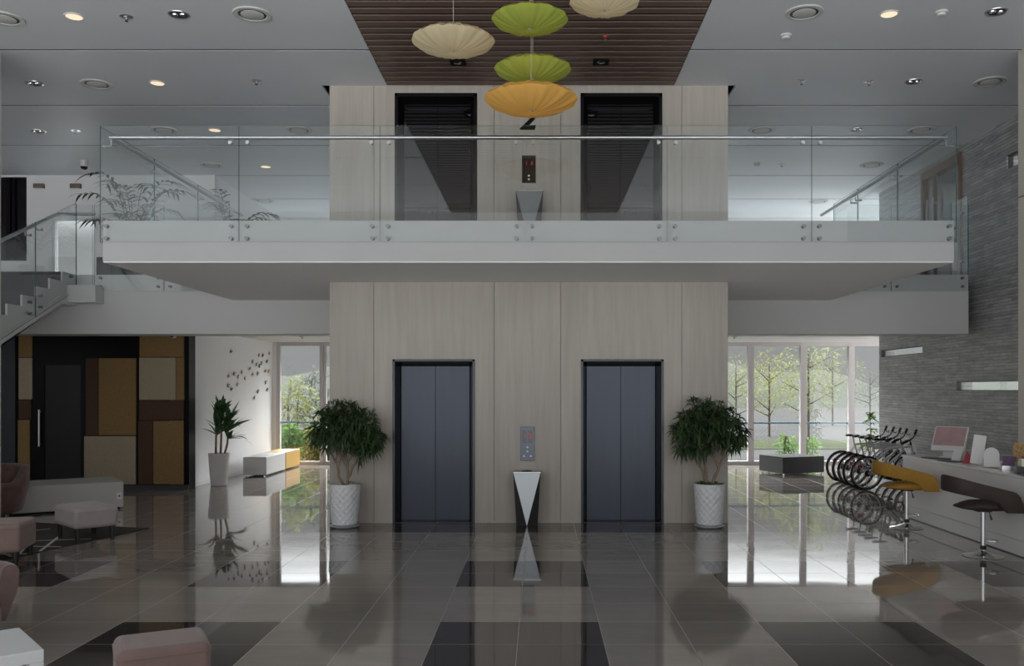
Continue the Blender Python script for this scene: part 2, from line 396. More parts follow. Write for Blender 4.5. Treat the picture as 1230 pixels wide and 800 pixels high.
# ------------------------------------------------------------------ mesh builder
class MB:
    def __init__(s):
        s.v, s.f, s.mi = [], [], []
    def add(s, vs, fs, mi=0, mat=None):
        o = len(s.v)
        if mat is not None: vs = [mat @ Vector(p) for p in vs]
        s.v += [tuple(p) for p in vs]
        s.f += [tuple(i + o for i in f) for f in fs]
        s.mi += [mi] * len(fs)
        return s
    def box(s, x0, x1, y0, y1, z0, z1, mi=0, mat=None):
        vs = [(x0, y0, z0), (x1, y0, z0), (x1, y1, z0), (x0, y1, z0), (x0, y0, z1), (x1, y0, z1), (x1, y1, z1), (x0, y1, z1)]
        fs = [(0, 3, 2, 1), (4, 5, 6, 7), (0, 1, 5, 4), (1, 2, 6, 5), (2, 3, 7, 6), (3, 0, 4, 7)]
        return s.add(vs, fs, mi, mat)
    def prism(s, pts, axis, a0, a1, mi=0, mat=None):
        """pts: 2D outline; axis 'x','y','z' is the extrusion axis."""
        def P(p, a):
            if axis == 'x': return (a, p[0], p[1])
            if axis == 'y': return (p[0], a, p[1])
            return (p[0], p[1], a)
        n = len(pts)
        vs = [P(p, a0) for p in pts] + [P(p, a1) for p in pts]
        fs = [tuple(range(n))[::-1], tuple(range(n, 2 * n))]
        fs += [(i, (i + 1) % n, (i + 1) % n + n, i + n) for i in range(n)]
        return s.add(vs, fs, mi, mat)
    def tube(s, pts, r, seg=8, mi=0, closed=False, caps=True, mat=None):
        pts = [Vector(p) for p in pts]
        n = len(pts)
        rs = r if isinstance(r, (list, tuple)) else [r] * n
        vs, fs = [], []
        up = None
        for i, p in enumerate(pts):
            if closed: t = pts[(i + 1) % n] - pts[i - 1]
            elif i == 0: t = pts[1] - pts[0]
            elif i == n - 1: t = pts[-1] - pts[-2]
            else: t = pts[i + 1] - pts[i - 1]
            t.normalize()
            if up is None:
                up = Vector((0, 0, 1)) if abs(t.z) < 0.9 else Vector((1, 0, 0))
            a = up - t * up.dot(t)
            if a.length < 1e-5: a = t.orthogonal()
            a.normalize()
            up = a
            b = t.cross(a)
            for k in range(seg):
                th = 2 * PI * k / seg
                vs.append(p + (a * math.cos(th) + b * math.sin(th)) * rs[i])
        m = n if closed else n - 1
        for i in range(m):
            j = (i + 1) % n
            for k in range(seg):
                l = (k + 1) % seg
                fs.append((i * seg + k, i * seg + l, j * seg + l, j * seg + k))
        if caps and not closed:
            fs.append(tuple(range(seg))[::-1])
            fs.append(tuple(range((n - 1) * seg, n * seg)))
        return s.add(vs, fs, mi, mat)
    def cyl(s, p0, p1, r, seg=16, mi=0, r1=None, mat=None):
        return s.tube([p0, p1], [r, r if r1 is None else r1], seg, mi, mat=mat)
    def lathe(s, prof, seg=32, c=(0, 0, 0), mi=0, mat=None, wob=None):
        vs, fs = [], []
        n = len(prof)
        for i, (r, z) in enumerate(prof):
            for k in range(seg):
                th = 2 * PI * k / seg
                rr, zz = (r, z) if wob is None else wob(r, z, th)
                vs.append((c[0] + rr * math.cos(th), c[1] + rr * math.sin(th), c[2] + zz))
        for i in range(n - 1):
            for k in range(seg):
                l = (k + 1) % seg
                fs.append((i * seg + k, i * seg + l, (i + 1) * seg + l, (i + 1) * seg + k))
        if prof[0][0] > 1e-6: fs.append(tuple(range(seg))[::-1])
        if prof[-1][0] > 1e-6: fs.append(tuple(range((n - 1) * seg, n * seg)))
        return s.add(vs, fs, mi, mat)
    def leaf(s, p, d, ln, w, droop=0.3, mi=0, nseg=3, roll=0.0):
        p = Vector(p); d = Vector(d).normalized()
        side = d.cross(Vector((0, 0, 1)))
        if side.length < 1e-3: side = Vector((1, 0, 0))
        side.normalize()
        nrm = side.cross(d)
        side = side * math.cos(roll) + nrm * math.sin(roll)
        vs, fs = [], []
        for i in range(nseg + 1):
            t = i / nseg
            c = p + d * ln * t + Vector((0, 0, -droop * ln * t * t))
            ww = w * 0.5 * (math.sin(PI * (0.12 + 0.88 * t) ** 0.8) if i < nseg else 0.02)
            vs += [c - side * ww, c + side * ww]
        for i in range(nseg):
            fs.append((2 * i, 2 * i + 1, 2 * i + 3, 2 * i + 2))
        return s.add(vs, fs, mi)
    def shift(s, d):
        s.v = [(a[0] + d[0], a[1] + d[1], a[2] + d[2]) for a in s.v]
        return s
    def build(s, name, mats, parent=None, world=False, smooth=None, bevel=0.0, bseg=2, sub=0, fix=True):
        if not isinstance(mats, (list, tuple)): mats = [mats]
        if world and parent is not None:
            l = parent.location
            s.shift((-l.x, -l.y, -l.z))
        me = bpy.data.meshes.new(name)
        me.from_pydata(s.v, [], s.f)
        for mt in mats: me.materials.append(M[mt] if isinstance(mt, str) else mt)
        me.polygons.foreach_set('material_index', s.mi)
        if fix:
            bm = bmesh.new()
            bm.from_mesh(me)
            bmesh.ops.recalc_face_normals(bm, faces=bm.faces)
            bm.to_mesh(me)
            bm.free()
        if smooth is not None:
            me.polygons.foreach_set('use_smooth', [True] * len(me.polygons))
            me.set_sharp_from_angle(angle=R(smooth))
        me.update()
        o = bpy.data.objects.new(name, me)
        COL.objects.link(o)
        if parent is not None: o.parent = parent
        if bevel:
            b = o.modifiers.new('bevel', 'BEVEL')
            b.width = bevel; b.segments = bseg; b.limit_method = 'ANGLE'
        if sub:
            q = o.modifiers.new('subdivision', 'SUBSURF')
            q.levels = sub; q.render_levels = sub
        return o

def tag(o, label=None, cat=None, group=None, kind=None):
    if label: o['label'] = label
    if cat: o['category'] = cat
    if group: o['group'] = group
    if kind: o['kind'] = kind
    return o

def thing(name, label, cat, loc=(0, 0, 0), rz=0.0, group=None, kind=None):
    o = bpy.data.objects.new(name, None)
    o.empty_display_size = 0.1
    COL.objects.link(o)
    o.location = loc
    o.rotation_euler = (0, 0, rz)
    return tag(o, label, cat, group, kind)

def struct(name, mb, mats, label=None, parent=None, **kw):
    o = mb.build(name, mats, parent, **kw)
    if parent is None: tag(o, label, None, None, 'structure')
    return o

def kids(o): return [c for c in list(COL.objects) if c.parent == o]
def dup(root, loc, rot=None, label=None):
    ch = {}
    def cp(o, par):
        c = o.copy()
        COL.objects.link(c)
        if par is not None: c.parent = par
        for k in o.children: cp(k, c)
        return c
    r = cp(root, None)
    r.location = loc
    if rot is not None: r.rotation_euler = rot
    if label: r['label'] = label
    return r

def holed(mb, u0, u1, v0, v1, holes, put, mi=0):
    """decompose a rectangle with rectangular holes; put(ua,ub,va,vb) adds a box."""
    us = sorted({u0, u1, *[h[0] for h in holes], *[h[1] for h in holes]})
    for a, b in zip(us, us[1:]):
        if b - a < 1e-6: continue
        mid = (a + b) / 2
        cut = sorted([(h[2], h[3]) for h in holes if h[0] < mid < h[1]])
        z = v0
        for c0, c1 in cut:
            if c0 > z + 1e-6: put(a, b, z, c0)
            z = max(z, c1)
        if v1 > z + 1e-6: put(a, b, z, v1)

# ------------------------------------------------------------------ levels and planes
YC = 12.2                 # core front
CX0, CX1 = -2.864, 2.572  # core sides
YB = 10.3                 # balcony front
BX0, BX1 = -5.03, 4.775
BZ0, BZ1 = 3.294, 3.764   # balcony slab
YG = 14.65                # gallery front
GZ0, GZ1 = 2.73, 3.70
SOF = 2.96                # soffit behind the beam
YW = 21.6                 # rear glazing
YP = 16.2                 # panelled wall
YU = 17.3                 # upper left wall
WL = -6.45                # white wall on the left
XS = 7.18                 # slate wall
YS = 18.9                 # end of the slate wall
YF = -0.3                 # open entrance front
XL = -13.5

# ------------------------------------------------------------------ floor and ceiling
struct('floor', MB().box(XL, 10.5, YF, YW, -0.2, 0), 'floor', 'polished grey brown tiled lobby floor with dark square insets')

cj = [YF, 2.40, 4.53, 6.66, 8.79, 10.92, 13.06, 15.2, 17.33, 19.46, YW]
SX0, SX1 = -2.08, 1.84
mb = MB()
g = 0.02
for a, b in zip(cj, cj[1:]):
    segs = [(a, b)]
    if a < YC < b: segs = [(a, YC), (YC, b)]
    for (p, q) in segs:
        l, r = (SX0, SX1) if q <= YC + 1e-6 else (CX0 - 0.105, CX1 + 0.105)
        y0 = p + (g if p == a else 0); y1 = q - (g if q == b else 0)
        if p >= 16.6:
            mb.box(XL, XS + 1.5, y0, y1, CEIL, CEIL + 0.03)
        elif q > 16.6:
            mb.box(XL, l, y0, y1, CEIL, CEIL + 0.03)
            mb.box(r, XS + 1.5, y0, y1, CEIL, CEIL + 0.03)
            mb.box(l, r, 16.6, y1, CEIL, CEIL + 0.03)
        else:
            mb.box(XL, l, y0, y1, CEIL, CEIL + 0.03)
            mb.box(r, XS + (0 if q < YS else 1.5), y0, y1, CEIL, CEIL + 0.03)
clg = struct('ceiling', mb, 'ceil', 'flat pale grey lobby ceiling of wide panels with dark joints')
jm = MB()
for q in cj[1:-1]:
    for (a, b) in (((XL, SX0), (SX1, XS)) if q < YC else ((XL, CX0 - 0.105), (CX1 + 0.105, XS + (0 if q < YS else 1.5))) if q < 16.6 else ((XL, XS + 1.5),)):
        jm.box(a, b, q - g, q + g, CEIL + 0.004, CEIL + 0.03)
jm.build('joint', 'black', clg)
struct('ceiling_void', MB().box(XL, 9, YF, YW, CEIL + 0.16, CEIL + 0.3), 'black')
mb = MB()
y = YC - 0.03
while y > YF:
    mb.prism([(y - 0.128, CEIL + 0.005), (y - 0.122, CEIL - 0.004), (y - 0.006, CEIL - 0.004), (y, CEIL + 0.005), (y, CEIL + 0.075), (y - 0.128, CEIL + 0.075)], 'x', SX0 + 0.01, SX1 - 0.01)
    y -= 0.178
sl = struct('ceiling_slats', mb, 'slat', 'dark brown slatted ceiling band running to the elevator core')
MB().box(SX0, SX1, YF, YC, CEIL + 0.010, CEIL + 0.10).build('backing', 'slat_back', sl)

# ------------------------------------------------------------------ elevator core
LIFTS = [(-2.005, -0.882, 0.0, 2.232), (0.566, 1.694, 0.0, 2.232)]
ULIFTS = [(-1.975, -0.850, BZ1, 5.863), (0.560, 1.675, BZ1, 5.863)]
joints_x = [CX0, X(449, YC), X(593.5, YC), X(673.5, YC), X(819, YC), CX1]
mb = MB()
holes = LIFTS + ULIFTS
holes = [(h[0], h[1], h[2], h[3]) for h in holes]
for a, b in zip(joints_x, joints_x[1:]):
    a2 = a + (0.003 if a != CX0 else 0); b2 = b - (0.003 if b != CX1 else 0)
    hs = [(max(h[0], a2), min(h[1], b2), h[2], h[3]) for h in holes if h[0] < b2 and h[1] > a2]
    holed(mb, a2, b2, 0, CEIL + 0.1, hs, lambda p, q, r, s: mb.box(p, q, YC, YC + 0.03, r, s))
core = struct('wall_core', mb, 'core', 'cream streaked panel wall of the elevator core')
mb = MB()
holed(mb, CX0 + 0.001, CX1 - 0.001, 0, CEIL + 0.1, holes, lambda p, q, r, s: mb.box(p, q, YC + 0.031, YC + 0.4, r, s))
mb.box(CX0 + 0.001, CX0 + 0.3, YC + 0.4, 16.5, 0, CEIL + 0.1)
mb.box(CX1 - 0.3, CX1 - 0.001, YC + 0.4, 16.5, 0, CEIL + 0.1)
mb.box(CX0 + 0.3, CX1 - 0.3, 16.2, 16.5, 0, CEIL + 0.1)
mb.build('core_body', 'core', core)
struct('trim_1', MB().box(CX0, LIFTS[0][0], YC - 0.008, YC, 0, 0.02).box(LIFTS[0][1], LIFTS[1][0], YC - 0.008, YC, 0, 0.02).box(LIFTS[1][1], CX1, YC - 0.008, YC, 0, 0.02), 'core')

def lift(h, label, upper):
    x0, x1, z0, z1 = h
    t = thing('elevator_entrance', label, 'elevator', ((x0 + x1) / 2, YC, z0), group='elevator entrances')
    fm = 'black_frame' if upper else 'lift_frame'
    dm = 'black_gloss' if upper else 'lift'
    fw, fb, dep = 0.032, 0.088, 0.24
    if upper: fw, fb, dep = 0.045, 0.10, 0.20
    w = MB()
    # splayed surround: outer lip, then a slanting reveal to the doors
    for sx in (0, 1):
        xo, xi, xd = (x0, x0 + fw, x0 + fb) if sx == 0 else (x1, x1 - fw, x1 - fb)
        w.prism([(xo, YC - 0.012), (xi, YC - 0.012), (xd, YC + dep), (xo, YC + dep)], 'z', z0, z1)
    w.prism([(YC - 0.012, z1 - fw), (YC - 0.012, z1), (YC + dep, z1), (YC + dep, z1 - fb)], 'x', x0 + 0.001, x1 - 0.001)
    w.build('frame', fm, t, world=True, bevel=0.003)
    xm = (x0 + x1) / 2
    for a, b in ((x0 + fb, xm - 0.002), (xm + 0.002, x1 - fb)):
        d = MB().box(a, b, YC + dep - 0.03, YC + dep + 0.02, z0 + 0.006, z1 - fb)
        o = d.build('door_leaf', dm, t, world=True, bevel=0.002)
    MB().box(x0 + 0.01, x1 - 0.01, YC + 0.0, YC + dep + 0.04, z0 - 0.0, z0 + 0.005).build('threshold', 'lift_frame', t, world=True)
    MB().box(x0, x1, YC + dep + 0.05, YC + dep + 0.07, z0, z1).build('shaft_cover', 'black', t, world=True)
    if upper:
        MB().box(x0 + fb + 0.06, x1 - fb - 0.06, YC + dep - 0.034, YC + dep - 0.031, z1 - fb - 0.08, z1 - fb - 0.07).build('door_track', 'lift_frame', t, world=True)
    return t
lift(LIFTS[0], 'left ground floor elevator with brushed blue grey double doors', False)
lift(LIFTS[1], 'right ground floor elevator with brushed blue grey double doors', False)
lift(ULIFTS[0], 'left upper floor elevator with black mirror doors above the balcony', True)
lift(ULIFTS[1], 'right upper floor elevator with black mirror doors above the balcony', True)

SEG = {'1': 'bc', '3': 'abgcd', '2': 'abged'}
def digit(mb, ch, cx, cz, h, y):
    w = h * 0.5; s = h * 0.14
    b = {'a': (-w/2, w/2, h/2 - s, h/2), 'd': (-w/2, w/2, -h/2, -h/2 + s), 'g': (-w/2, w/2, -s/2, s/2),
         'b': (w/2 - s, w/2, 0, h/2), 'c': (w/2 - s, w/2, -h/2, 0), 'e': (-w/2, -w/2 + s, -h/2, 0), 'f': (-w/2, -w/2 + s, 0, h/2)}
    for k in SEG[ch]:
        q = b[k]
        mb.box(cx + q[0], cx + q[1], y - 0.002, y, cz + q[2], cz + q[3])

def call_panel(x0, x1, z0, z1, label, plate, buttons):
    t = thing('elevator_call_panel', label, 'elevator panel', ((x0 + x1) / 2, YC, z0))
    MB().box(x0, x1, YC - 0.014, YC, z0, z1).build('mount_plate', plate, t, world=True, bevel=0.003)
    w, h = x1 - x0, z1 - z0
    for cx, ch in ((x0 + w * 0.29, '1'), (x0 + w * 0.71, '3')):
        d = MB().box(cx - w * 0.15, cx + w * 0.15, YC - 0.018, YC - 0.013, z0 + h * 0.52, z0 + h * 0.90).build('display', 'display', t, world=True)
        m_ = MB(); digit(m_, ch, cx, z0 + h * 0.72, h * 0.115, YC - 0.0185)
        o = m_.build('digit', 'red', d); 
        for v in o.data.vertices: v.co -= t.location
    for (fx, fz) in buttons:
        MB().lathe([(0, -0.006), (0.013, -0.006), (0.015, 0.0), (0.015, 0.006)], 14, mat=Matrix.Translation((x0 + w * fx, YC - 0.014, z0 + h * fz)) @ Matrix.Rotation(-PI / 2, 4, 'X')).build('button', 'button', t, world=True, smooth=40)
call_panel(X(625, YC), X(642, YC), Z(553.5, YC), Z(512.5, YC), 'steel elevator call panel with red digits above the ground floor bin', 'panel_steel',
           [(0.5, 0.40), (0.5, 0.28), (0.26, 0.14), (0.74, 0.14)])
call_panel(X(627, YC), X(643.5, YC), Z(220, YC), Z(187, YC), 'black elevator call panel with red digits between the upper doors', 'display',
           [(0.5, 0.26), (0.5, 0.13)])

def bin_(loc, label):
    t = thing('litter_bin', label, 'bin', loc, group='litter bins by the elevators')
    w0, w1, d0, d1, h = 0.182, 0.142, 0.13, 0.10, 0.70
    A = [(-w0, -d0, h), (w0, -d0, h), (w0, d0, h), (-w0, d0, h)]
    B = [(-w1, -d1 * 0.55, 0), (0, -d0 - 0.05, 0), (w1, -d1 * 0.55, 0), (w1, d1, 0), (-w1, d1, 0)]
    vs = A + B
    fs = [(0, 1, 2, 3), (0, 4, 5), (1, 5, 6), (1, 6, 7, 2), (2, 7, 8, 3), (3, 8, 4, 0), (4, 8, 7, 6, 5), (0, 5, 1)]
    MB().add(vs, fs).build('body', 'bin_dark', t)
    # bright inverted triangle facet laid on the front
    e = 0.006
    fs2 = [(0, 1, 2), (3, 5, 4), (0, 3, 4, 1), (1, 4, 5, 2), (2, 5, 3, 0)]
    v2 = [(-w0 + 0.004, -d0 - e, h), (w0 - 0.004, -d0 - e, h), (0, -d0 - 0.05 - e, 0.004), (-w0 + 0.004, -d0 + 0.01, h), (w0 - 0.004, -d0 + 0.01, h), (0, -d0 - 0.03, 0.004)]
    MB().add(v2, fs2).build('front_facet', 'bin_silver', t)
    MB().box(-w0 - 0.004, w0 + 0.004, -d0 - 0.008, d0, h, h + 0.022).build('rim', 'steel', t, bevel=0.004)
    MB().lathe([(0, 0.0), (0.07, 0.0), (0.075, 0.006), (0.07, 0.010)], 24, (0, 0, h + 0.02)).build('ash_tray', 'bin_dark', t, smooth=40)
    return t
b1 = bin_((X(633, YC - 0.2), YC - 0.15, 0), 'faceted bin with silver triangle front on the ground floor between elevators')
b2 = dup(b1, (X(636, YC - 0.2), YC - 0.15, BZ1), None, 'silver faceted bin on the balcony between the upper elevators')

# the numeral 2 on the upper wall
cu = bpy.data.curves.new('floor_number', 'FONT')
cu.body = '2'; cu.size = 0.42; cu.extrude = 0.006; cu.shear = 0.25; cu.offset = 0.012; cu.align_x = 'CENTER'
cu.materials.append(M['black_frame'])
tmp = bpy.data.objects.new('numeral', cu)
COL.objects.link(tmp)
bpy.context.view_layer.update()
me_ = bpy.data.meshes.new_from_object(tmp.evaluated_get(bpy.context.evaluated_depsgraph_get()))
bpy.data.objects.remove(tmp)
fo = bpy.data.objects.new('floor_number', me_)
COL.objects.link(fo)
fo.location = (X(633.5, YC), YC - 0.005, Z(155, YC))
fo.rotation_euler = (PI / 2, 0, 0)
tag(fo, 'black slanted numeral 2 on the wall just below the orange lantern', 'sign')

# ------------------------------------------------------------------ balcony and gallery
mb = MB()
mb.box(BX0, BX1, YB, YC - 0.0, BZ0, BZ1)
mb.box(BX0, CX0, YC, YG, BZ0, BZ1)
mb.box(CX1, BX1, YC, YG, BZ0, BZ1)
bal = struct('floor_balcony', mb, 'fascia', 'white balcony slab in front of the upper elevators')
m_ = MB()
m_.box(BX0 + 0.004, BX1 - 0.004, YB + 0.004, YC, BZ0 - 0.012, BZ0)
m_.box(BX0 + 0.004, CX0, YC, YG, BZ0 - 0.012, BZ0).box(CX1, BX1 - 0.004, YC, YG, BZ0 - 0.012, BZ0)
m_.build('soffit', 'soffit', bal)
mb = MB()
for (a, b) in ((-10.2, CX0), (CX1, 7.03)):
    mb.box(a, b, YG, YG + 0.6, GZ0, GZ1)                 # fascia beam
    mb.box(a, b, YG + 0.6, YW, SOF, GZ1)
mb.box(CX0, CX1, 16.5, YW, SOF, GZ1)
mb.box(XL, -10.2, 15.9, YW, SOF, GZ1)
mb.box(7.03, 10.4, YS + 0.0, YW, SOF, GZ1)
struct('floor_gallery', mb, 'gallery_white', 'white upper gallery slab with deep fascia beam behind the balcony')

def glass_panel(parent, p0, p1, z0, z1, name='glass_panel', thick=0.012, z0b=None, z1b=None):
    """vertical panel between plan points p0,p1; optional sloping bottom/top at p1."""
    z0b = z0 if z0b is None else z0b
    z1b = z1 if z1b is None else z1b
    p0 = Vector((p0[0], p0[1], 0)); p1 = Vector((p1[0], p1[1], 0))
    d = (p1 - p0).normalized(); n = Vector((-d.y, d.x, 0)) * thick / 2
    vs = []
    for s_ in (-1, 1):
        for (p, z) in ((p0, z0), (p1, z0b), (p1, z1b), (p0, z1)):
            q = p + n * s_
            vs.append((q.x, q.y, z))
    m_ = MB()
    m_.add(vs, [(0, 1, 2, 3), (7, 6, 5, 4)], 0)
    m_.add(vs, [(0, 4, 5, 1), (1, 5, 6, 2), (2, 6, 7, 3), (3, 7, 4, 0)], 1)
    return m_.build(name, ['glass', 'glass_edge'], parent, world=True, fix=True)

def standoff(parent, p, n):
    p = Vector(p); n = Vector(n)
    m_ = MB().cyl(p - n * 0.031, p + n * 0.022, 0.022, 12)
    m_.cyl(p + n * 0.022, p + n * 0.026, 0.013, 10)
    return m_.build('standoff', 'standoff', parent, world=True, smooth=40)

def bracket(parent, p, n, rail_z, name='rail_bracket'):
    """from glass face inward (-n) up to the rail"""
    p = Vector(p); n = Vector(n)
    m_ = MB().cyl(p + n * 0.012, p - n * 0.075, 0.010, 8)
    m_.cyl(p + n * 0.012, p + n * 0.018, 0.022, 10)
    m_.cyl(p - n * 0.07, (p.x - n.x * 0.07, p.y - n.y * 0.07, rail_z - 0.02), 0.007, 8)
    return m_.build(name, 'steel', parent, world=True, smooth=40)

GT, GB, RZ = 4.850, 3.515, 4.735
t = thing('balcony_balustrade', 'frameless glass balustrade with steel rail along the balcony front', 'balustrade', ((BX0 + BX1) / 2, YB, BZ1))
seams = [BX0 - 0.02, X(288, YB), X(457, YB), X(630, YB), X(801, YB), X(974, YB), BX1 + 0.02]
yg = YB - 0.03
for i, (a, b) in enumerate(zip(seams, seams[1:])):
    glass_panel(t, (a + 0.004, yg), (b - 0.004, yg), GB, GT)
    for xx in (a + (0.09 if i else 0.075), b - (0.09 if i < 5 else 0.085)):
        for zz in (3.695, 3.555):
            standoff(t, (xx, yg, zz), (0, -1, 0))
for s_ in seams[1:-1]:
    for dx in (-0.1, 0.1):
        bracket(t, (s_ + dx, yg, RZ - 0.08), (0, -1, 0), RZ)
MB().tube([(BX0 + 0.06, YB + 0.045, RZ), (BX1 - 0.06, YB + 0.045, RZ)], 0.024, 14).build('handrail', 'steel', t, world=True, smooth=50)

def side_bal(x, sgn, ys, label):
    t = thing('balcony_balustrade', label, 'balustrade', (x, (ys[0] + ys[-1]) / 2, BZ1))
    xg = x + sgn * 0.03
    for a, b in zip(ys, ys[1:]):
        glass_panel(t, (xg, a + 0.004), (xg, b - 0.004), GB, GT)
        for yy in (a + 0.09, b - 0.09):
            for zz in (3.695, 3.555):
                standoff(t, (xg, yy, zz), (sgn, 0, 0))
    for yy in ys[1:-1]:
        for dy in (-0.1, 0.1):
            bracket(t, (xg, yy + dy, RZ - 0.08), (sgn, 0, 0), RZ)
    bracket(t, (xg, ys[0] + 0.12, RZ - 0.08), (sgn, 0, 0), RZ)
    MB().tube([(x - sgn * 0.06, YB + 0.075, RZ), (x - sgn * 0.06, YG + 0.3, RZ)], 0.024, 14).build('handrail', 'steel', t, world=True, smooth=50)
side_bal(BX0, -1, [YB + 0.0, 11.75, 13.25, YG - 0.05], 'glass balustrade with steel rail along the left side of the balcony')
side_bal(BX1, 1, [YB + 0.0, 12.0, 13.5, YG - 0.05], 'glass balustrade with steel rail along the right side of the balcony')

def gal_bal(xs, label, rail):
    t = thing('gallery_balustrade', label, 'balustrade', ((xs[0] + xs[-1]) / 2, YG, GZ1))
    y_ = YG - 0.03
    for a, b in zip(xs, xs[1:]):
        glass_panel(t, (a + 0.004, y_), (b - 0.004, y_), 3.43, 4.84)
        for xx in (a + 0.10, b - 0.10):
            for zz in (3.645, 3.505):
                standoff(t, (xx, y_, zz), (0, -1, 0))
gal_bal([-7.28, -6.14, BX0 - 0.06], 'glass balustrade of the gallery between the stairs and the balcony', True)
gal_bal([BX1 + 0.06, 5.75, 7.02], 'glass balustrade of the gallery between balcony and slate wall', True)
# stone end post of the gallery on the right: slim glass fin
t = thing('glass_fin', 'slim upright glass fin at the gallery end by the slate wall', 'glass panel', (7.03, YG + 0.1, GZ1))
glass_panel(t, (7.02, YG + 0.0), (7.02, YG + 0.6), GZ1 - 0.02, 5.0)
m_ = MB()
for zz in (3.95, 4.75):
    m_.cyl((7.0, YG + 0.2, zz), (7.05, YG + 0.2, zz), 0.022, 10)
m_.build('clamp', 'steel', t, world=True)

# ------------------------------------------------------------------ staircase on the left
SXR, SXLF = -7.60, -9.30
GO, RI = 0.37, 0.1665
NST = 22
ST = thing('staircase', 'white staircase with dark stone steps rising to the gallery at left', 'staircase', (-8.4, 12.5, 0), kind='structure')
YT = 14.25
ny = lambda k: YT - GO * k
steps = MB()
for k in range(NST):
    ztop = GZ1 - RI * (k + 1)
    if ztop < 0.02: break
    steps.box(SXLF + 0.05, SXR - 0.03, ny(k) - GO, ny(k) + 0.02, max(0, ztop - RI - 0.03), ztop)
steps.box(SXLF + 0.05, SXR - 0.03, YT, YG, GZ1 - 0.25, GZ1 - 0.001)
steps.build('steps', 'step', ST, world=True)
nlast = 22
top = [(YG, GZ1 + 0.0)]
top.append((YT, GZ1))
for k in range(nlast):
    z = GZ1 - RI * (k + 1)
    top.append((ny(k), z + 0.012)); top.append((ny(k) - GO, z + 0.012))
top = [(a, max(b, 0.012)) for a, b in top]
ye = ny(nlast - 1) - GO
slope = RI / GO
bot = [(ye, 0.0), (YT - 0.25 - (GZ1 - 0.47) / slope + 0.2, 0.0), (YT - 0.05, GZ1 - 0.52), (YG, GZ1 - 0.52)]
for (xa, xb, nm) in ((SXR - 0.03, SXR, 'stringer'), (SXLF, SXLF + 0.03, 'stringer')):
    outline = top + bot
    # triangulate-friendly: build as quads column by column
    m_ = MB()
    def bz(yy):
        if yy >= YT - 0.05: return GZ1 - 0.52
        return max(0.0, GZ1 - 0.52 - (YT - 0.05 - yy) * slope)
    cols = [(YG, YT, GZ1)] + [(ny(k), ny(k) - GO, max(0.012, GZ1 - RI * (k + 1) + 0.012)) for k in range(nlast)]
    for (y1, y0, zt) in cols:
        b1_, b0_ = min(bz(y1), zt - 0.005), min(bz(y0), zt - 0.005)
        m_.prism([(y0, b0_), (y1, b1_), (y1, zt), (y0, zt)], 'x', xa, xb)
    m_.build(nm, 'gallery_white', ST, world=True)
m_ = MB()
m_.prism([(YG, GZ1 - 0.52), (YT - 0.05, GZ1 - 0.52), (YT - 0.05 - (GZ1 - 0.52) / slope, 0.0), (YT - 0.05 - (GZ1 - 0.52) / slope + 0.3, 0.0), (YT - 0.1, GZ1 - 0.40), (YG, GZ1 - 0.40)], 'x', SXLF + 0.03, SXR + 0.02)
m_.box(SXR, -7.14, YG - 0.28, YG, 3.22, 3.50)
m_.build('soffit', 'gallery_white', ST, world=True)
tb = thing('stair_balustrade', 'sloping glass balustrade with steel handrail beside the stairs', 'balustrade', (SXR + 0.04, 12.5, 2.5))
xg = SXR + 0.035
topz = lambda yy: 4.86 - 0.45 * (14.6 - yy)
botz = lambda yy: topz(yy) - 1.42
ysm = [14.60, 13.42, 11.95, 10.45, 8.95]
for a, b in zip(ysm, ysm[1:]):
    glass_panel(tb, (xg, a - 0.004), (xg, b + 0.004), botz(a), topz(a), z0b=botz(b), z1b=topz(b))
    for yy in (a - 0.14, b + 0.14):
        for dz in (0.10, 0.27):
            standoff(tb, (xg, yy, botz(yy) + dz), (1, 0, 0))
    bracket(tb, (xg, a - 0.15, topz(a - 0.15) - 0.15), (1, 0, 0), topz(a - 0.15) - 0.07)
    bracket(tb, (xg, b + 0.15, topz(b + 0.15) - 0.15), (1, 0, 0), topz(b + 0.15) - 0.07)
glass_panel(tb, (xg, 14.61), (-7.30, 14.61), 3.40, 4.84)
MB().tube([(-7.30, YG + 0.045, 4.70), (xg - 0.075, YG + 0.045, 4.70), (xg - 0.075, 14.2, 4.61), (xg - 0.075, 8.95, topz(8.95) - 0.07)], 0.024, 12).build('handrail', 'steel', tb, world=True, smooth=50)

# ------------------------------------------------------------------ walls
# dark wall + panelled wall on the left, ground floor
struct('wall_left', MB().box(XL - 0.2, XL, YF, YU, 0, CEIL + 0.1), 'white', 'plain side wall far left')
px2x = lambda px: X(px, YP)
py2z = lambda py: Z(py, YP)
PL0, PL1 = px2x(20), px2x(227)
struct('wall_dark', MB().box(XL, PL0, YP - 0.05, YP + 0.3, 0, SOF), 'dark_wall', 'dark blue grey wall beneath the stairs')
DX0, DX1, DZ1 = px2x(45), px2x(101), py2z(432)
mb = MB()
holed(mb, PL0, PL1, 0, SOF, [(DX0, DX1, -1, DZ1)], lambda p, q, r, s: mb.box(p, q, YP, YP + 0.3, max(r, 0), s))
wp = struct('wall_panelled', mb, 'black_frame', 'black framed wall of brown, gold and cream fabric panels')
def panel(px0, px1, py0, py1, m):
    e = 0.35
    MB().box(px2x(px0 + e), px2x(px1 - e), YP - 0.03, YP, py2z(py1 - e), py2z(py0 + e)).build('fabric_panel', m, wp, bevel=0.006)
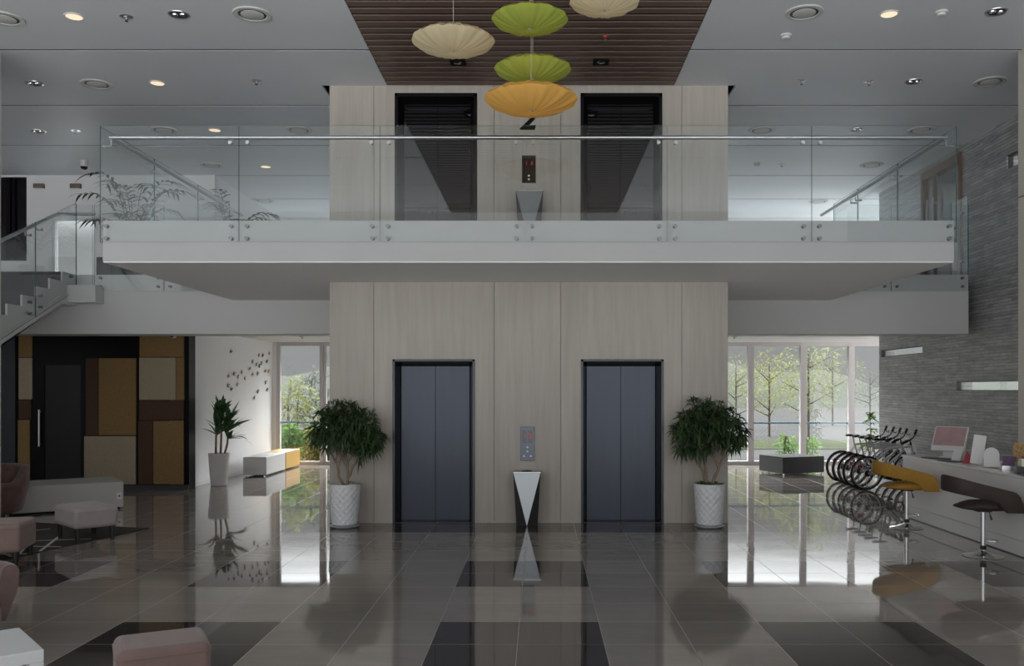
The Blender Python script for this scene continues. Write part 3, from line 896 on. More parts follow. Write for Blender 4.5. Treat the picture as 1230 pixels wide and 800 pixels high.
for a in [(23, 40, 400, 429.5, 'gold'), (23, 40, 429.5, 480, 'tan'), (23, 38.5, 480, 504, 'brown'), (22, 37, 504, 581, 'gold'),
          (103.5, 119, 430, 523, 'brown'), (119, 164.5, 430, 523, 'gold'), (101.5, 164, 523.5, 582, 'tan'),
          (168, 222, 400, 429.3, 'gold'), (167.5, 212, 429.3, 480.7, 'tan'), (212, 222, 429.3, 480.7, 'gold'), (167.5, 221.5, 480.7, 505, 'brown'),
          (166.5, 184.5, 505, 582, 'brown'), (184.5, 221.5, 505, 582, 'gold')]:
    panel(*a)
MB().box(px2x(101.5), PL1, YP - 0.035, YP, 0, py2z(582.6)).build('skirting', 'skirt_dark', wp)
dr = thing('door_1', 'dark glass door with steel pull handle in the panelled wall', None, ((DX0 + DX1) / 2, YP, 0), kind='structure')
MB().box(DX0, px2x(53), YP + 0.0, YP + 0.06, 0, DZ1).box(px2x(97), DX1, YP, YP + 0.06, 0, DZ1).box(px2x(53), px2x(97), YP, YP + 0.06, py2z(438.5), DZ1).box(px2x(53), px2x(97), YP, YP + 0.06, 0, 0.12).build('door_frame', 'black_frame', dr, world=True)
MB().box(px2x(53), px2x(97), YP + 0.02, YP + 0.04, 0.12, py2z(438.5)).build('door_glass', 'dark_glass', dr, world=True)
hx = px2x(49)
MB().tube([(hx, YP - 0.06, py2z(536)), (hx, YP - 0.06, py2z(492))], 0.017, 10).cyl((hx, YP - 0.06, py2z(533)), (hx, YP + 0.01, py2z(533)), 0.01, 8).cyl((hx, YP - 0.06, py2z(495)), (hx, YP + 0.01, py2z(495)), 0.01, 8).build('door_handle', 'steel', dr, world=True, smooth=50)

# white wall running back to the rear window (both storeys share this line)
struct('wall_white', MB().box(WL - 0.25, WL, YP + 0.0, YW, 0, SOF), 'wall_bright', 'white side wall carrying the butterflies').location = (0, 0, 0)
struct('baseboard_left', MB().box(WL, WL + 0.012, YP + 0.3, YW, 0, 0.07), 'white')
# upper left wall with dark window and bright window
UX1 = X(258, YU)
UH = [(X(-60, YU), X(32, YU), 4.31, 5.93), (X(63, YU), X(114, YU), 3.95, 5.12)]
mb = MB()
holed(mb, XL, UX1, GZ1, CEIL, UH, lambda p, q, r, s: mb.box(p, q, YU, YU + 0.2, r, s))
mb.box(UX1 - 0.2, UX1, YU + 0.2, YW, GZ1, CEIL)
struct('wall_upper', mb, 'white', 'plain pale wall of the upper gallery at left')
def window(n, x0, x1, y, z0, z1, mull, label, glass='window_glass', fm='win_frame', fw=0.06, transom=(), hz=None):
    t = thing('window_%d' % n, label, None, ((x0 + x1) / 2, y, z0), kind='structure')
    m_ = MB().box(x0, x0 + fw, y, y + 0.12, z0, z1).box(x1 - fw, x1, y, y + 0.12, z0, z1)
    m_.box(x0 + fw, x1 - fw, y, y + 0.12, z1 - fw, z1).box(x0 + fw, x1 - fw, y, y + 0.12, z0, z0 + fw)
    m_.build('window_frame', fm, t, world=True)
    for mx in mull:
        MB().box(mx - 0.075, mx + 0.005, y - 0.04, y + 0.10, z0 + fw, z1 - fw).box(mx + 0.02, mx + 0.075, y, y + 0.10, z0 + fw, z1 - fw).build('mullion', fm, t, world=True)
    MB().box(x0 + fw, x1 - fw, y + 0.05, y + 0.06, z0 + fw, z1 - fw).build('pane', glass, t, world=True)
    if hz:
        MB().box(x0 + fw, x1 - fw, y + 0.065, y + 0.095, hz - 0.02, hz + 0.02).build('blue_rail', 'rail_blue', t, world=True)
    return t
window(1, UH[0][0], UH[0][1], YU + 0.03, UH[0][2], UH[0][3], [X(12, YU)], 'dark tall window of the upper gallery at the far left', glass='black_gloss', fm='black_frame', fw=0.03)
window(2, UH[1][0], UH[1][1], YU + 0.03, UH[1][2], UH[1][3], [], 'small bright window behind the top of the stairs', fm='white', fw=0.03)
# rear glazing
window(3, X(332, YW), -0.2, YW, 0.0, SOF, [X(388, YW), -3.7, -2.0], 'tall rear window beside the butterfly wall with shrubs outside', fw=0.085, hz=1.03)
window(4, -0.2, 9.6, YW, 0.0, SOF, [1.6, 3.3, X(902, YW), X(965, YW), X(1023, YW)], 'wide rear window wall behind the bicycles', fw=0.09, hz=1.01)
struct('wall_back', MB().box(WL - 0.25, X(332, YW), YW, YW + 0.15, 0, SOF).box(9.6, 10.4, YW, YW + 0.15, 0, CEIL), 'white')
window(5, UX1, 9.6, YW, GZ1, 4.75, [-4.0, -1.5, 1.0, 3.5, 6.0], 'upper gallery rear glazing', glass='dimming_glass', fw=0.06)
struct('wall_rear', MB().box(UX1, 9.6, YW, YW + 0.15, 4.75, CEIL + 0.1), 'white')  # unseen wall, brought down low to cut light on the rear ceiling

# slate wall with slot windows and a timber door upstairs
slots = [(X_ := None)] if False else []
s1 = (XS * F / (1108 - VX), XS * F / (1057.5 - VX))
slots = [(s1[0], min(s1[1], YS - 0.05), 2.50, 2.645), (12.6, XS * F / (1147.3 - VX), 1.80, 1.955), (12.4, XS * F / (1209 - VX), 5.20, 5.41)]
doorU = (15.2, 16.78, GZ1, 5.86)
mb = MB()
holed(mb, YF, YS, 0, CEIL + 0.1, slots + [doorU], lambda p, q, r, s: mb.box(XS, XS + 0.3, p, q, r, s))
struct('wall_right', mb, 'slate', 'dark grey split slate wall along the right side')
for i, s_ in enumerate(slots):
    lab = ['slot window in the slate wall near the rear glazing', 'slot window in the slate wall above the reception counter', 'high slot window in the slate wall beside the column'][i]
    t = thing('window_%d' % (6 + i), lab, None, (XS, (s_[0] + s_[1]) / 2, s_[2]), kind='structure')
    MB().box(XS + 0.06, XS + 0.07, s_[0] + 0.012, s_[1] - 0.012, s_[2] + 0.012, s_[3] - 0.012).build('pane', 'window_glass', t, world=True)
    m_ = MB()
    holed(m_, s_[0], s_[1], s_[2], s_[3], [(s_[0] + 0.012, s_[1] - 0.012, s_[2] + 0.012, s_[3] - 0.012)], lambda p, q, r, s: m_.box(XS + 0.03, XS + 0.1, p, q, r, s))
    m_.build('window_frame', 'dark_plastic', t, world=True)
dU = thing('door_2', 'timber framed glass door in the slate wall on the upper gallery', None, (XS, 16.0, GZ1), kind='structure')
y0, y1, z0, z1 = doorU
ym = 16.30
m_ = MB()
def jb(a, b, c, d): m_.box(XS - 0.03, XS + 0.14, a, b, c, d)
jb(y0, y0 + 0.09, z0, z1); jb(y1 - 0.10, y1, z0, z1); jb(y0 + 0.09, y1 - 0.10, z1 - 0.14, z1)
m_.build('door_frame', 'wood', dU, world=True)
m_ = MB()
for a, b in ((y0 + 0.09, ym), (ym, y1 - 0.10)):
    m_.box(XS, XS + 0.05, a, a + 0.045, z0, z1 - 0.14).box(XS, XS + 0.05, b - 0.045, b, z0, z1 - 0.14)
m_.build('door_stile', 'wood', dU, world=True)
MB().box(XS + 0.02, XS + 0.03, y0 + 0.1, y1 - 0.11, z0, z1 - 0.14).build('door_glass', 'window_glass', dU, world=True)
for yy in (ym - 0.12, ym + 0.12):
    MB().tube([(XS - 0.06, yy, z0 + 0.5), (XS - 0.06, yy, z0 + 1.6)], 0.016, 10).cyl((XS - 0.06, yy, z0 + 0.6), (XS + 0.02, yy, z0 + 0.6), 0.009, 8).cyl((XS - 0.06, yy, z0 + 1.5), (XS + 0.02, yy, z0 + 1.5), 0.009, 8).build('door_handle', 'steel', dU, world=True, smooth=50)
struct('wall_lobby', MB().box(XS + 1.9, XS + 2.1, 14.0, 18.0, GZ1, CEIL).box(XS + 0.3, XS + 2.1, 13.9, 14.0, GZ1, CEIL).box(XS + 0.3, XS + 2.1, 18.0, 18.1, GZ1, CEIL).box(XS + 0.3, XS + 2.1, 13.9, 18.1, CEIL, CEIL + 0.1).box(XS + 0.3, XS + 2.1, 13.9, 18.1, GZ1 - 0.2, GZ1), 'white', 'pale wall seen through the upper timber door')

# columns
struct('column_right', MB().box(X(1223, 11), X(1223, 11) + 0.7, 10.3, 11.0, 0, 4.17).box(X(1223, 11), X(1223, 11) + 0.7, 10.3, 11.0, 4.185, CEIL), 'column', 'beige column at the right edge behind the counter')
struct('column_left', MB().box(X(1, 11) - 0.7, X(1, 11), 10.3, 11.0, 0, CEIL), 'column', 'beige column at the extreme left edge')

# ------------------------------------------------------------------ ceiling fixtures
def diffuser(px, py, label, proto=[]):
    d = CD(py)
    loc = (X(px, d), d, CEIL)
    if proto:
        return dup(proto[0], loc, None, label)
    t = thing('air_diffuser', label, 'air diffuser', loc, group='round ceiling air diffusers')
    MB().lathe([(0.150, 0.0), (0.158, -0.014), (0.205, -0.014), (0.212, -0.004), (0.21, 0.004), (0.150, 0.02)], 40).build('frame', 'diffuser', t, smooth=35)
    MB().lathe([(0, -0.020), (0.105, -0.020), (0.125, -0.012), (0.125, -0.006), (0, -0.006)], 40).build('disc', 'diffuser', t, smooth=35)
    MB().lathe([(0.0, 0.0), (0.156, 0.0), (0.156, -0.004), (0.0, -0.004)], 40).build('throat', 'dark_plastic', t, smooth=35)
    proto.append(t)
    return t
for px, py, lab in [(5, 22, 'round air diffuser cut by the left edge of the photo'), (303, 17, 'round air diffuser at the top left, left of the brown slats'),
                    (116, 101, 'round air diffuser in the second ceiling bay, above the stairs'), (197, 156, 'round air diffuser above the left end of the balcony rail'),
                    (359, 156, 'round air diffuser left of the elevator core above the rail'), (254, 198, 'round air diffuser above the left balcony side rail'),
                    (966, 15, 'round air diffuser at the top right, right of the brown slats'), (1189, 98, 'round air diffuser beside the right hand column'),
                    (915, 156, 'round air diffuser right of the elevator core above the rail'), (1106, 156, 'round air diffuser above the right end of the balcony rail'),
                    (1047, 198, 'round air diffuser above the right balcony side rail'), (317, 241, 'farthest round air diffuser left of the core'), (983, 242, 'farthest round air diffuser right of the core')]:
    diffuser(px, py, lab)
def downlight(px, py, label, proto=[]):
    d = CD(py)
    loc = (X(px, d), d, CEIL)
    if proto: return dup(proto[0], loc, None, label)
    t = thing('downlight', label, 'ceiling light', loc, group='lit round downlights')
    MB().lathe([(0.088, -0.002), (0.088, -0.010), (0.104, -0.008), (0.106, 0.0)], 28).build('trim_ring', 'plastic_white', t, smooth=35)
    MB().lathe([(0, -0.006), (0.087, -0.006), (0.087, 0.0), (0, 0.0)], 28).build('lens', 'lamp_on', t, smooth=35)
    proto.append(t)
    return t
for px, py, lab in [(89, 19.5, 'lit warm downlight nearest the top left corner'), (189, 99.5, 'lit warm downlight in the second ceiling bay at left'),
                    (258, 156, 'lit warm downlight above the left balcony rail'), (1068, 16.5, 'lit warm downlight at the top right'),
                    (319, 200, 'small lit downlight between the left diffuser and the core')]:
    downlight(px, py, lab)
def twin(px, py, label, proto=[]):
    d = CD(py)
    loc = (X(px, d), d, CEIL)
    if proto: return dup(proto[0], loc, None, label)
    t = thing('recessed_spotlight', label, 'ceiling light', loc, group='unlit recessed twin spotlights')
    MB().lathe([(0.09, 0.0), (0.10, -0.010), (0.115, -0.008), (0.117, 0.0)], 28).build('trim_ring', 'steel', t, smooth=35)
    for dx in (-0.045, 0.045):
        MB().lathe([(0, -0.004), (0.014, -0.008), (0.034, -0.012), (0.038, 0.0)], 16, (dx, 0, 0)).build('lamp', 'chrome', t, smooth=35)
    MB().lathe([(0, -0.001), (0.09, -0.001), (0.09, 0.0), (0, 0.001)], 24).build('well', 'dark_plastic', t)
    proto.append(t)
    return t
for px, py, lab in [(215, 17.5, 'unlit twin spotlight at the top left beside a diffuser'), (41, 100, 'unlit twin spotlight near the left edge in the second bay'),
                    (46, 157.5, 'unlit twin spotlight near the left edge in the third bay'), (1197, 14, 'unlit twin spotlight at the top right corner'),
                    (1097, 98, 'unlit twin spotlight left of the diffuser by the right column'), (1029, 155.5, 'unlit twin spotlight above the right part of the balcony rail')]:
    twin(px, py, lab)
def sprinkler(px, py, label, proto=[]):
    d = CD(py)
    loc = (X(px, d), d, CEIL)
    if proto: return dup(proto[0], loc, None, label)
    t = thing('fire_sprinkler', label, 'sprinkler', loc, group='ceiling sprinklers')
    MB().lathe([(0.0, 0.0), (0.07, 0.0), (0.07, -0.003), (0.035, -0.004), (0.032, -0.010), (0.012, -0.012), (0.010, -0.03), (0, -0.03)], 16).build('ceiling_plate', 'steel', t, smooth=35)
    MB().lathe([(0.0, -0.055), (0.018, -0.054), (0.018, -0.050), (0.003, -0.05), (0.003, -0.03)], 12).tube([(-0.012, 0, -0.028), (-0.014, 0, -0.04), (0, 0, -0.052), (0.014, 0, -0.04), (0.012, 0, -0.028)], 0.003, 6).build('deflector', 'dark_plastic', t, smooth=35)
    proto.append(t)
    return t
for px, py, lab in [(152, 20, 'fire sprinkler at the top left between downlight and spotlight'), (308, 97, 'fire sprinkler in the second bay left of the core'),
                    (91, 157, 'fire sprinkler in the third bay near the left edge'), (963, 97, 'fire sprinkler in the second bay just right of the core'),
                    (1044, 98, 'fire sprinkler in the second bay left of the right spotlight'), (939, 197, 'fire sprinkler in the far right bay near the core')]:
    sprinkler(px, py, lab)
def smoke(px, py, label, proto=[]):
    d = CD(py)
    loc = (X(px, d), d, CEIL)
    if proto: return dup(proto[0], loc, None, label)
    t = thing('smoke_detector', label, 'smoke detector', loc, group='smoke detectors')
    MB().lathe([(0.065, 0.0), (0.065, -0.018), (0.055, -0.022)], 24).build('base', 'smoke', t, smooth=35)
    MB().lathe([(0.05, -0.02), (0.045, -0.045), (0.03, -0.052), (0, -0.052)], 24).build('sensor_head', 'smoke', t, smooth=35)
    proto.append(t)
    return t
smoke(944, 42, 'smoke detector below the top right diffuser')
smoke(1131, 14, 'smoke detector between the top right downlight and spotlight')
smoke(909, 196, 'smoke detector in the far right bay beside the core')
# fittings in the slatted ceiling
def slatspot(px, py, label):
    d = CD(py)
    t = thing('square_spotlight', label, 'ceiling light', (X(px, d), d, CEIL - 0.004), group='black square spotlights in the slats')
    MB().box(-0.10, 0.10, -0.10, 0.10, -0.014, 0.0).build('housing', 'black', t, bevel=0.004)
    MB().lathe([(0.0, -0.018), (0.03, -0.022), (0.048, -0.015), (0.05, -0.012)], 20).build('lamp', 'chrome', t, smooth=35)
slatspot(550, 74, 'black square spotlight in the slats behind the left cream lantern')
slatspot(722, 73.5, 'black square spotlight in the slats right of the lanterns')
d = CD(43)
t = thing('fire_sprinkler', 'red tipped sprinkler in the brown slats right of the lanterns', 'sprinkler', (X(727, d), d, CEIL - 0.004))
MB().lathe([(0.0, 0.0), (0.034, 0.0), (0.034, -0.003), (0.03, -0.004), (0.028, -0.012), (0.0, -0.012)], 16).build('ceiling_plate', 'reflector', t, smooth=35)
MB().lathe([(0.008, -0.012), (0.010, -0.035), (0.024, -0.045), (0.024, -0.052), (0, -0.052)], 16).build('deflector', 'steel', t, smooth=35)
# cctv
d = CD(193)
t = thing('dome_camera', 'white dome camera on the ceiling above the top of the stairs', 'security camera', (X(101, d), d, CEIL))
MB().lathe([(0.075, 0.01), (0.075, -0.10), (0.068, -0.11)], 24).build('ceiling_mount', 'smoke', t, smooth=35)
MB().lathe([(0.062, -0.108), (0.058, -0.135), (0.04, -0.155), (0.015, -0.165), (0, -0.166)], 24).build('dome', 'dome', t, smooth=60)
t = thing('security_camera', 'white security camera under the beam above the panelled wall', 'security camera', (X(208, 15.6), 15.6, SOF), R(20))
MB().box(-0.03, 0.03, -0.03, 0.03, -0.14, 0).build('mount', 'smoke', t, bevel=0.005)
MB().box(-0.05, 0.05, -0.12, 0.09, -0.24, -0.14).build('housing', 'plastic_white', t, bevel=0.012)
MB().lathe([(0.04, 0.0), (0.036, 0.02), (0.02, 0.036), (0, 0.04)], 18, mat=Matrix.Translation((-0.02, -0.118, -0.2)) @ Matrix.Rotation(PI / 2, 4, 'X')).build('lens', 'dome', t, smooth=60)
for px, lab in ((48, 'left of two small brown boxes high on the upper wall'), (92, 'right of two small brown boxes high on the upper wall')):
    t = thing('wall_lamp', lab, 'wall lamp', (X(px, YU), YU, Z(224, YU)), group='small brown wall lamps')
    MB().box(-0.10, 0.10, -0.07, 0, -0.045, 0.045).build('housing', 'bronze_lamp', t, bevel=0.008)
    MB().box(-0.085, 0.085, -0.062, -0.01, -0.05, -0.044).build('diffuser_plate', 'plastic_white', t)
# small sensors under the soffits
for px, py, lab in ((882, 409, 'tiny ceiling sensor right of the core under the gallery'), (1061, 409, 'tiny ceiling sensor by the slate wall under the gallery'), (363, 405, 'tiny ceiling sensor left of the core under the gallery')):
    d = 19.0
    t = thing('ceiling_sensor', lab, 'sensor', (X(px, d), d, SOF), group='small soffit sensors')
    MB().lathe([(0.06, 0.0), (0.055, -0.02), (0.03, -0.035), (0, -0.04)], 16).build('housing', 'diffuser', t, smooth=50)
    MB().lathe([(0.015, -0.034), (0.01, -0.06), (0, -0.062)], 10).build('sensor_eye', 'dark_plastic', t, smooth=50)

# ------------------------------------------------------------------ pendant lanterns
def lantern(px, py, d, wpx, mat, label, cord2=None):
    r = wpx * d / F / 2
    zc = Z(py, d)
    t = thing('pendant_lantern', label, 'lantern', (X(px, d), d, zc), group='saucer shaped fabric lanterns')
    seed = rnd.random() * 6
    def wob(rr, zz, th):
        k = rr / r
        rip = math.sin(th * 24 + seed) * 0.010 * k * (1 if k < 0.98 else 0.6) + math.sin(th * 11 + seed * 2) * 0.010 * k * k
        return rr * (1 + 0.012 * math.sin(th * 12 + seed)), zz + rip * r * 1.5
    h = 0.30 * r
    prof = []
    for i in range(0, 13):
        u = i / 12
        rr = r * math.sin(u * PI / 2) if i else 0.004
        prof.append((max(rr, 0.004), -h * (1 - (rr / r) ** 2.2) ** 0.8 + 0.06 * r * math.exp(-(rr / r * 9) ** 2)))
    low = MB().lathe(prof, 96, wob=wob)
    low.build('lower_shade', mat, t, smooth=60, fix=False)
    prof2 = []
    for i in range(0, 9):
        u = i / 8
        rr = r * (1 - u) + 0.006
        prof2.append((rr if i else r, 0.26 * r * (1 - (rr / r) ** 2) ** 0.8 if i else 0.0))
    MB().lathe(prof2, 96, wob=wob).build('upper_shade', mat, t, smooth=60, fix=False)
    MB().lathe([(0, -h + 0.03 * r), (0.016, -h + 0.03 * r), (0.02, -h + 0.07 * r), (0, -h + 0.08 * r)], 14).build('hub', 'wire', t, smooth=60)
    MB().cyl((0, 0, -h + 0.05 * r), (0, 0, CEIL - zc + 0.02), 0.003, 6).build('cord', 'wire', t)
    MB().lathe([(0, -0.02), (0.018, -0.012), (0.026, 0.01), (0.016, 0.04), (0.012, 0.06), (0, 0.06)], 14, (0.0, 0, -0.02)).build('bulb', 'lamp_on', t, smooth=60)
    ld = bpy.data.lights.new('lantern_lamp', 'POINT')
    ld.energy = (1.6 if mat == 'green_shade' else 3.0) * (r / 0.42) ** 2
    ld.shadow_soft_size = 0.03
    ld.color = (1.0, 0.86, 0.66)
    lo = bpy.data.objects.new('lamp_light', ld)
    COL.objects.link(lo)
    lo.parent = t
    lo.location = (0, 0, 0.02)
    return t
lantern(544.5, 49, 9.0, 99, 'cream_shade', 'cream saucer lantern hanging at the left of the group')
lantern(636.5, 23, 8.4, 91, 'green_shade', 'upper green saucer lantern hanging at the top of the photo')
lantern(726, 2, 8.5, 84, 'cream_shade', 'cream saucer lantern cut by the top edge of the photo')
lantern(640, 83, 9.35, 92, 'green_shade', 'lower green saucer lantern just above the orange one')
lantern(638, 119, 8.85, 112, 'orange_shade', 'large orange saucer lantern, lowest of the group')

# ------------------------------------------------------------------ plants
def ball_tree(loc, seed, label, lobes, stems, low):
    rr = random.Random(seed)
    t = thing('potted_ficus', label, 'potted plant', loc, group='bushy potted trees beside the elevators')
    def wob(r, z, th):
        if 0.06 < z < 0.54 and r > 0.14:
            return r + 0.0065 * math.sin(th * 14 + (math.pi if int(z / 0.045) % 2 else 0)) * abs(math.sin(PI * z / 0.045)), z
        return r, z
    prof = [(0.145, 0.03), (0.155, 0.045)]
    for i in range(48):
        z = 0.05 + i * 0.0105
        prof.append((0.157 + 0.048 * (z / 0.57) ** 0.75, z))
    prof += [(0.207, 0.565), (0.205, 0.575), (0.188, 0.575), (0.186, 0.53)]
    MB().lathe(prof, 112, wob=wob).build('pot', 'pot', t, smooth=60)
    MB().lathe([(0.0, 0.0), (0.15, 0.0), (0.19, 0.02), (0.195, 0.03), (0.18, 0.03), (0.15, 0.018), (0, 0.018)], 40).build('saucer', 'pot', t, smooth=40)
    MB().lathe([(0.0, 0.545), (0.1, 0.55), (0.187, 0.54), (0.187, 0.53)], 24).build('soil', 'soil', t)
    tr = MB()
    ends = []
    for st in stems:
        pts = [Vector(p) for p in st]
        # smooth, slightly crooked
        path = []
        for a, b in zip(pts, pts[1:]):
            for k in range(4):
                q = a.lerp(b, k / 4)
                path.append(q + Vector((rr.uniform(-.008, .008), rr.uniform(-.008, .008), 0)))
        path.append(pts[-1])
        tr.tube(path, [0.022 * (1 - 0.55 * i / len(path)) for i in range(len(path))], 8)
        base = path[-1]
        for k in range(6):
            lb = lobes[rr.randrange(len(lobes))]
            tgt = Vector(lb[:3]) + Vector((rr.uniform(-1, 1), rr.uniform(-1, 1), rr.uniform(-.6, .6))) * lb[3] * 0.7
            s0 = path[int(len(path) * rr.uniform(0.5, 0.95))]
            mid = s0.lerp(tgt, 0.5) + Vector((0, 0, 0.03))
            tr.tube([s0, mid, tgt], [0.011, 0.008, 0.004], 6)
    tr.build('trunk', 'bark', t, smooth=60)
    lf = MB()
    for (x, y, z, r, n) in lobes:
        for _ in range(n):
            v = Vector((rr.gauss(0, 1), rr.gauss(0, 1), rr.gauss(0, 1))).normalized()
            rad = r * (0.45 + 0.55 * rr.random() ** 0.5)
            p = Vector((x, y, z)) + Vector((v.x, v.y, v.z * 0.85)) * rad
            p.y = min(p.y, 0.22)
            # sprays of narrow leaves
            for q in range(4):
                d = v + Vector((rr.uniform(-1, 1), rr.uniform(-1, 1), rr.uniform(-1.0, 0.7)))
                d.y = min(d.y, 0.35 * d.length)
                lf.leaf(p, d, rr.uniform(0.075, 0.14), rr.uniform(0.019, 0.028), rr.uniform(0.2, 0.8), roll=rr.uniform(-.6, .6))
    lf.build('foliage', 'leaf_dark', t, fix=False)
    if low:
        m_ = MB()
        for _ in range(low):
            a = rr.uniform(0, 2 * PI); q = rr.uniform(0.03, 0.17)
            p = (q * math.cos(a), q * math.sin(a), 0.57)
            m_.leaf(p, (math.cos(a + rr.uniform(-.6, .6)), math.sin(a), rr.uniform(0.3, 1.4)), rr.uniform(0.07, 0.13), rr.uniform(0.035, 0.06), 0.6)
        m_.build('ground_cover', 'leaf_low', t, fix=False)
    return t
YT1 = 11.83
k_ = YT1 / F
ball_tree((X(414, YT1), YT1, 0), 3, 'bushy potted tree in a white pot left of the elevators',
          [(-0.22, 0, 1.38, 0.22, 120), (0.0, 0.05, 1.46, 0.25, 150), (0.22, 0, 1.37, 0.22, 120), (-0.36, 0, 1.26, 0.14, 55), (0.37, 0.0, 1.20, 0.15, 70), (0.30, -0.05, 1.08, 0.12, 45), (-0.05, -0.05, 1.22, 0.20, 80), (0.10, 0.0, 1.10, 0.10, 10), (-0.24, 0, 1.12, 0.10, 16), (-0.16, 0.1, 1.56, 0.12, 36), (0.17, 0.0, 0.93, 0.06, 4)],
          [[(0.0, 0, 0.53), (-0.08, 0, 0.68), (-0.10, 0.02, 0.82), (-0.20, 0, 1.0), (-0.24, 0, 1.15)], [(0.03, 0, 0.53), (0.05, 0.0, 0.70), (0.03, 0.02, 0.85), (-0.02, 0, 1.15)], [(0.05, 0, 0.66), (0.12, 0.0, 0.82), (0.2, 0, 0.95), (0.26, 0, 1.12)], [(-0.09, 0, 0.80), (-0.05, 0, 0.95), (-0.12, 0, 1.12)]], 8)
ball_tree((X(852, YT1), YT1, 0), 5, 'bushy potted tree with green ground cover right of the elevators',
          [(-0.22, 0, 1.36, 0.22, 120), (0.0, 0.05, 1.45, 0.26, 150), (0.22, 0, 1.38, 0.22, 120), (-0.37, 0, 1.27, 0.13, 55), (0.37, 0.0, 1.26, 0.13, 55), (-0.30, 0, 1.10, 0.15, 70), (-0.14, -0.05, 1.07, 0.12, 36), (0.30, 0, 1.12, 0.10, 36), (0.05, 0, 1.24, 0.18, 60), (0.10, 0.1, 1.60, 0.12, 34), (-0.15, 0.1, 1.58, 0.13, 36)],
          [[(-0.03, 0, 0.53), (-0.08, 0, 0.72), (-0.18, 0.0, 0.90), (-0.22, 0, 1.1)], [(-0.03, 0, 0.56), (-0.06, 0.0, 0.80), (-0.03, 0.02, 0.95), (-0.08, 0, 1.2)], [(0.03, 0, 0.53), (0.13, 0.0, 0.80), (0.2, 0, 0.95), (0.28, 0, 1.2)], [(0.12, 0, 0.78), (0.08, 0, 0.95), (0.12, 0, 1.2)], [(0.14, 0, 0.82), (0.03, 0, 0.95), (0.04, 0, 1.15)]], 46)

# dracaena by the white wall
DYA = 16.95
t = thing('potted_dracaena', 'tall long leaved plant in a plain white pot by the butterfly wall', 'potted plant', (X(263, DYA), DYA, 0))
MB().lathe([(0.135, 0.0), (0.15, 0.012), (0.175, 0.3), (0.195, 0.60), (0.19, 0.615), (0.175, 0.61), (0.172, 0.56)], 40).build('pot', 'pot_plain', t, smooth=40)
MB().lathe([(0, 0.575), (0.1, 0.58), (0.175, 0.57), (0.175, 0.55)], 20).build('soil', 'soil', t)
rr = random.Random(12)
m_ = MB(); lf = MB()
for (bx, pts_, heads) in ((-0.06, [(-0.06, 0, 0.57), (-0.055, 0, 0.9), (-0.05, 0.02, 1.12)], 2), (0.03, [(0.03, 0, 0.57), (0.045, 0, 0.95), (0.04, 0, 1.2)], 2), (0.12, [(0.10, 0, 0.57), (0.16, 0, 0.8), (0.18, 0, 1.05)], 2)):
    m_.tube(pts_, [0.022, 0.02, 0.015], 8)
    tip = Vector(pts_[-1])
    for h_ in range(3):
        org = tip + Vector((0, 0, -0.16 + 0.16 * h_))
        for q in range(9):
            a = 2 * PI * q / 9 + rr.uniform(-.35, .35) + h_
            el = rr.uniform(0.2, 1.0) + 0.45 * h_
            lf.leaf(org, (max(-0.22, math.cos(a)), max(-0.25, math.sin(a)), el), rr.uniform(0.40, 0.62), rr.uniform(0.075, 0.105), rr.uniform(0.15, 0.5), nseg=6, roll=rr.uniform(-.5, .5))
m_.build('stem', 'cane', t, smooth=60)
lf.build('foliage', 'leaf_mid', t, fix=False)

# young plant behind the bicycles
PYA = 19.7
t = thing('potted_sapling', 'young bright green plant standing behind the bicycles by the window', 'potted plant', (X(1045, PYA), PYA, 0))
MB().lathe([(0.12, 0.0), (0.15, 0.3), (0.16, 0.34), (0.145, 0.34), (0.14, 0.3)], 28).build('pot', 'pot_plain', t, smooth=40)
MB().lathe([(0, 0.31), (0.142, 0.305), (0.142, 0.28)], 18).build('soil', 'soil', t)
m_ = MB().tube([(0, 0, 0.3), (0.02, 0, 0.8), (0.0, 0, 1.25)], [0.012, 0.010, 0.005], 6); lf = MB()
rr = random.Random(4)
for q in range(75):
    z = rr.uniform(0.55, 1.3)
    a = rr.uniform(0, 2 * PI)
    lf.leaf((0.01, 0, z), (math.cos(a), math.sin(a), rr.uniform(0.0, 0.8)), rr.uniform(0.18, 0.34), rr.uniform(0.06, 0.09), 0.5, nseg=4)
m_.build('stem', 'cane', t); lf.build('foliage', 'leaf_bright', t, fix=False)

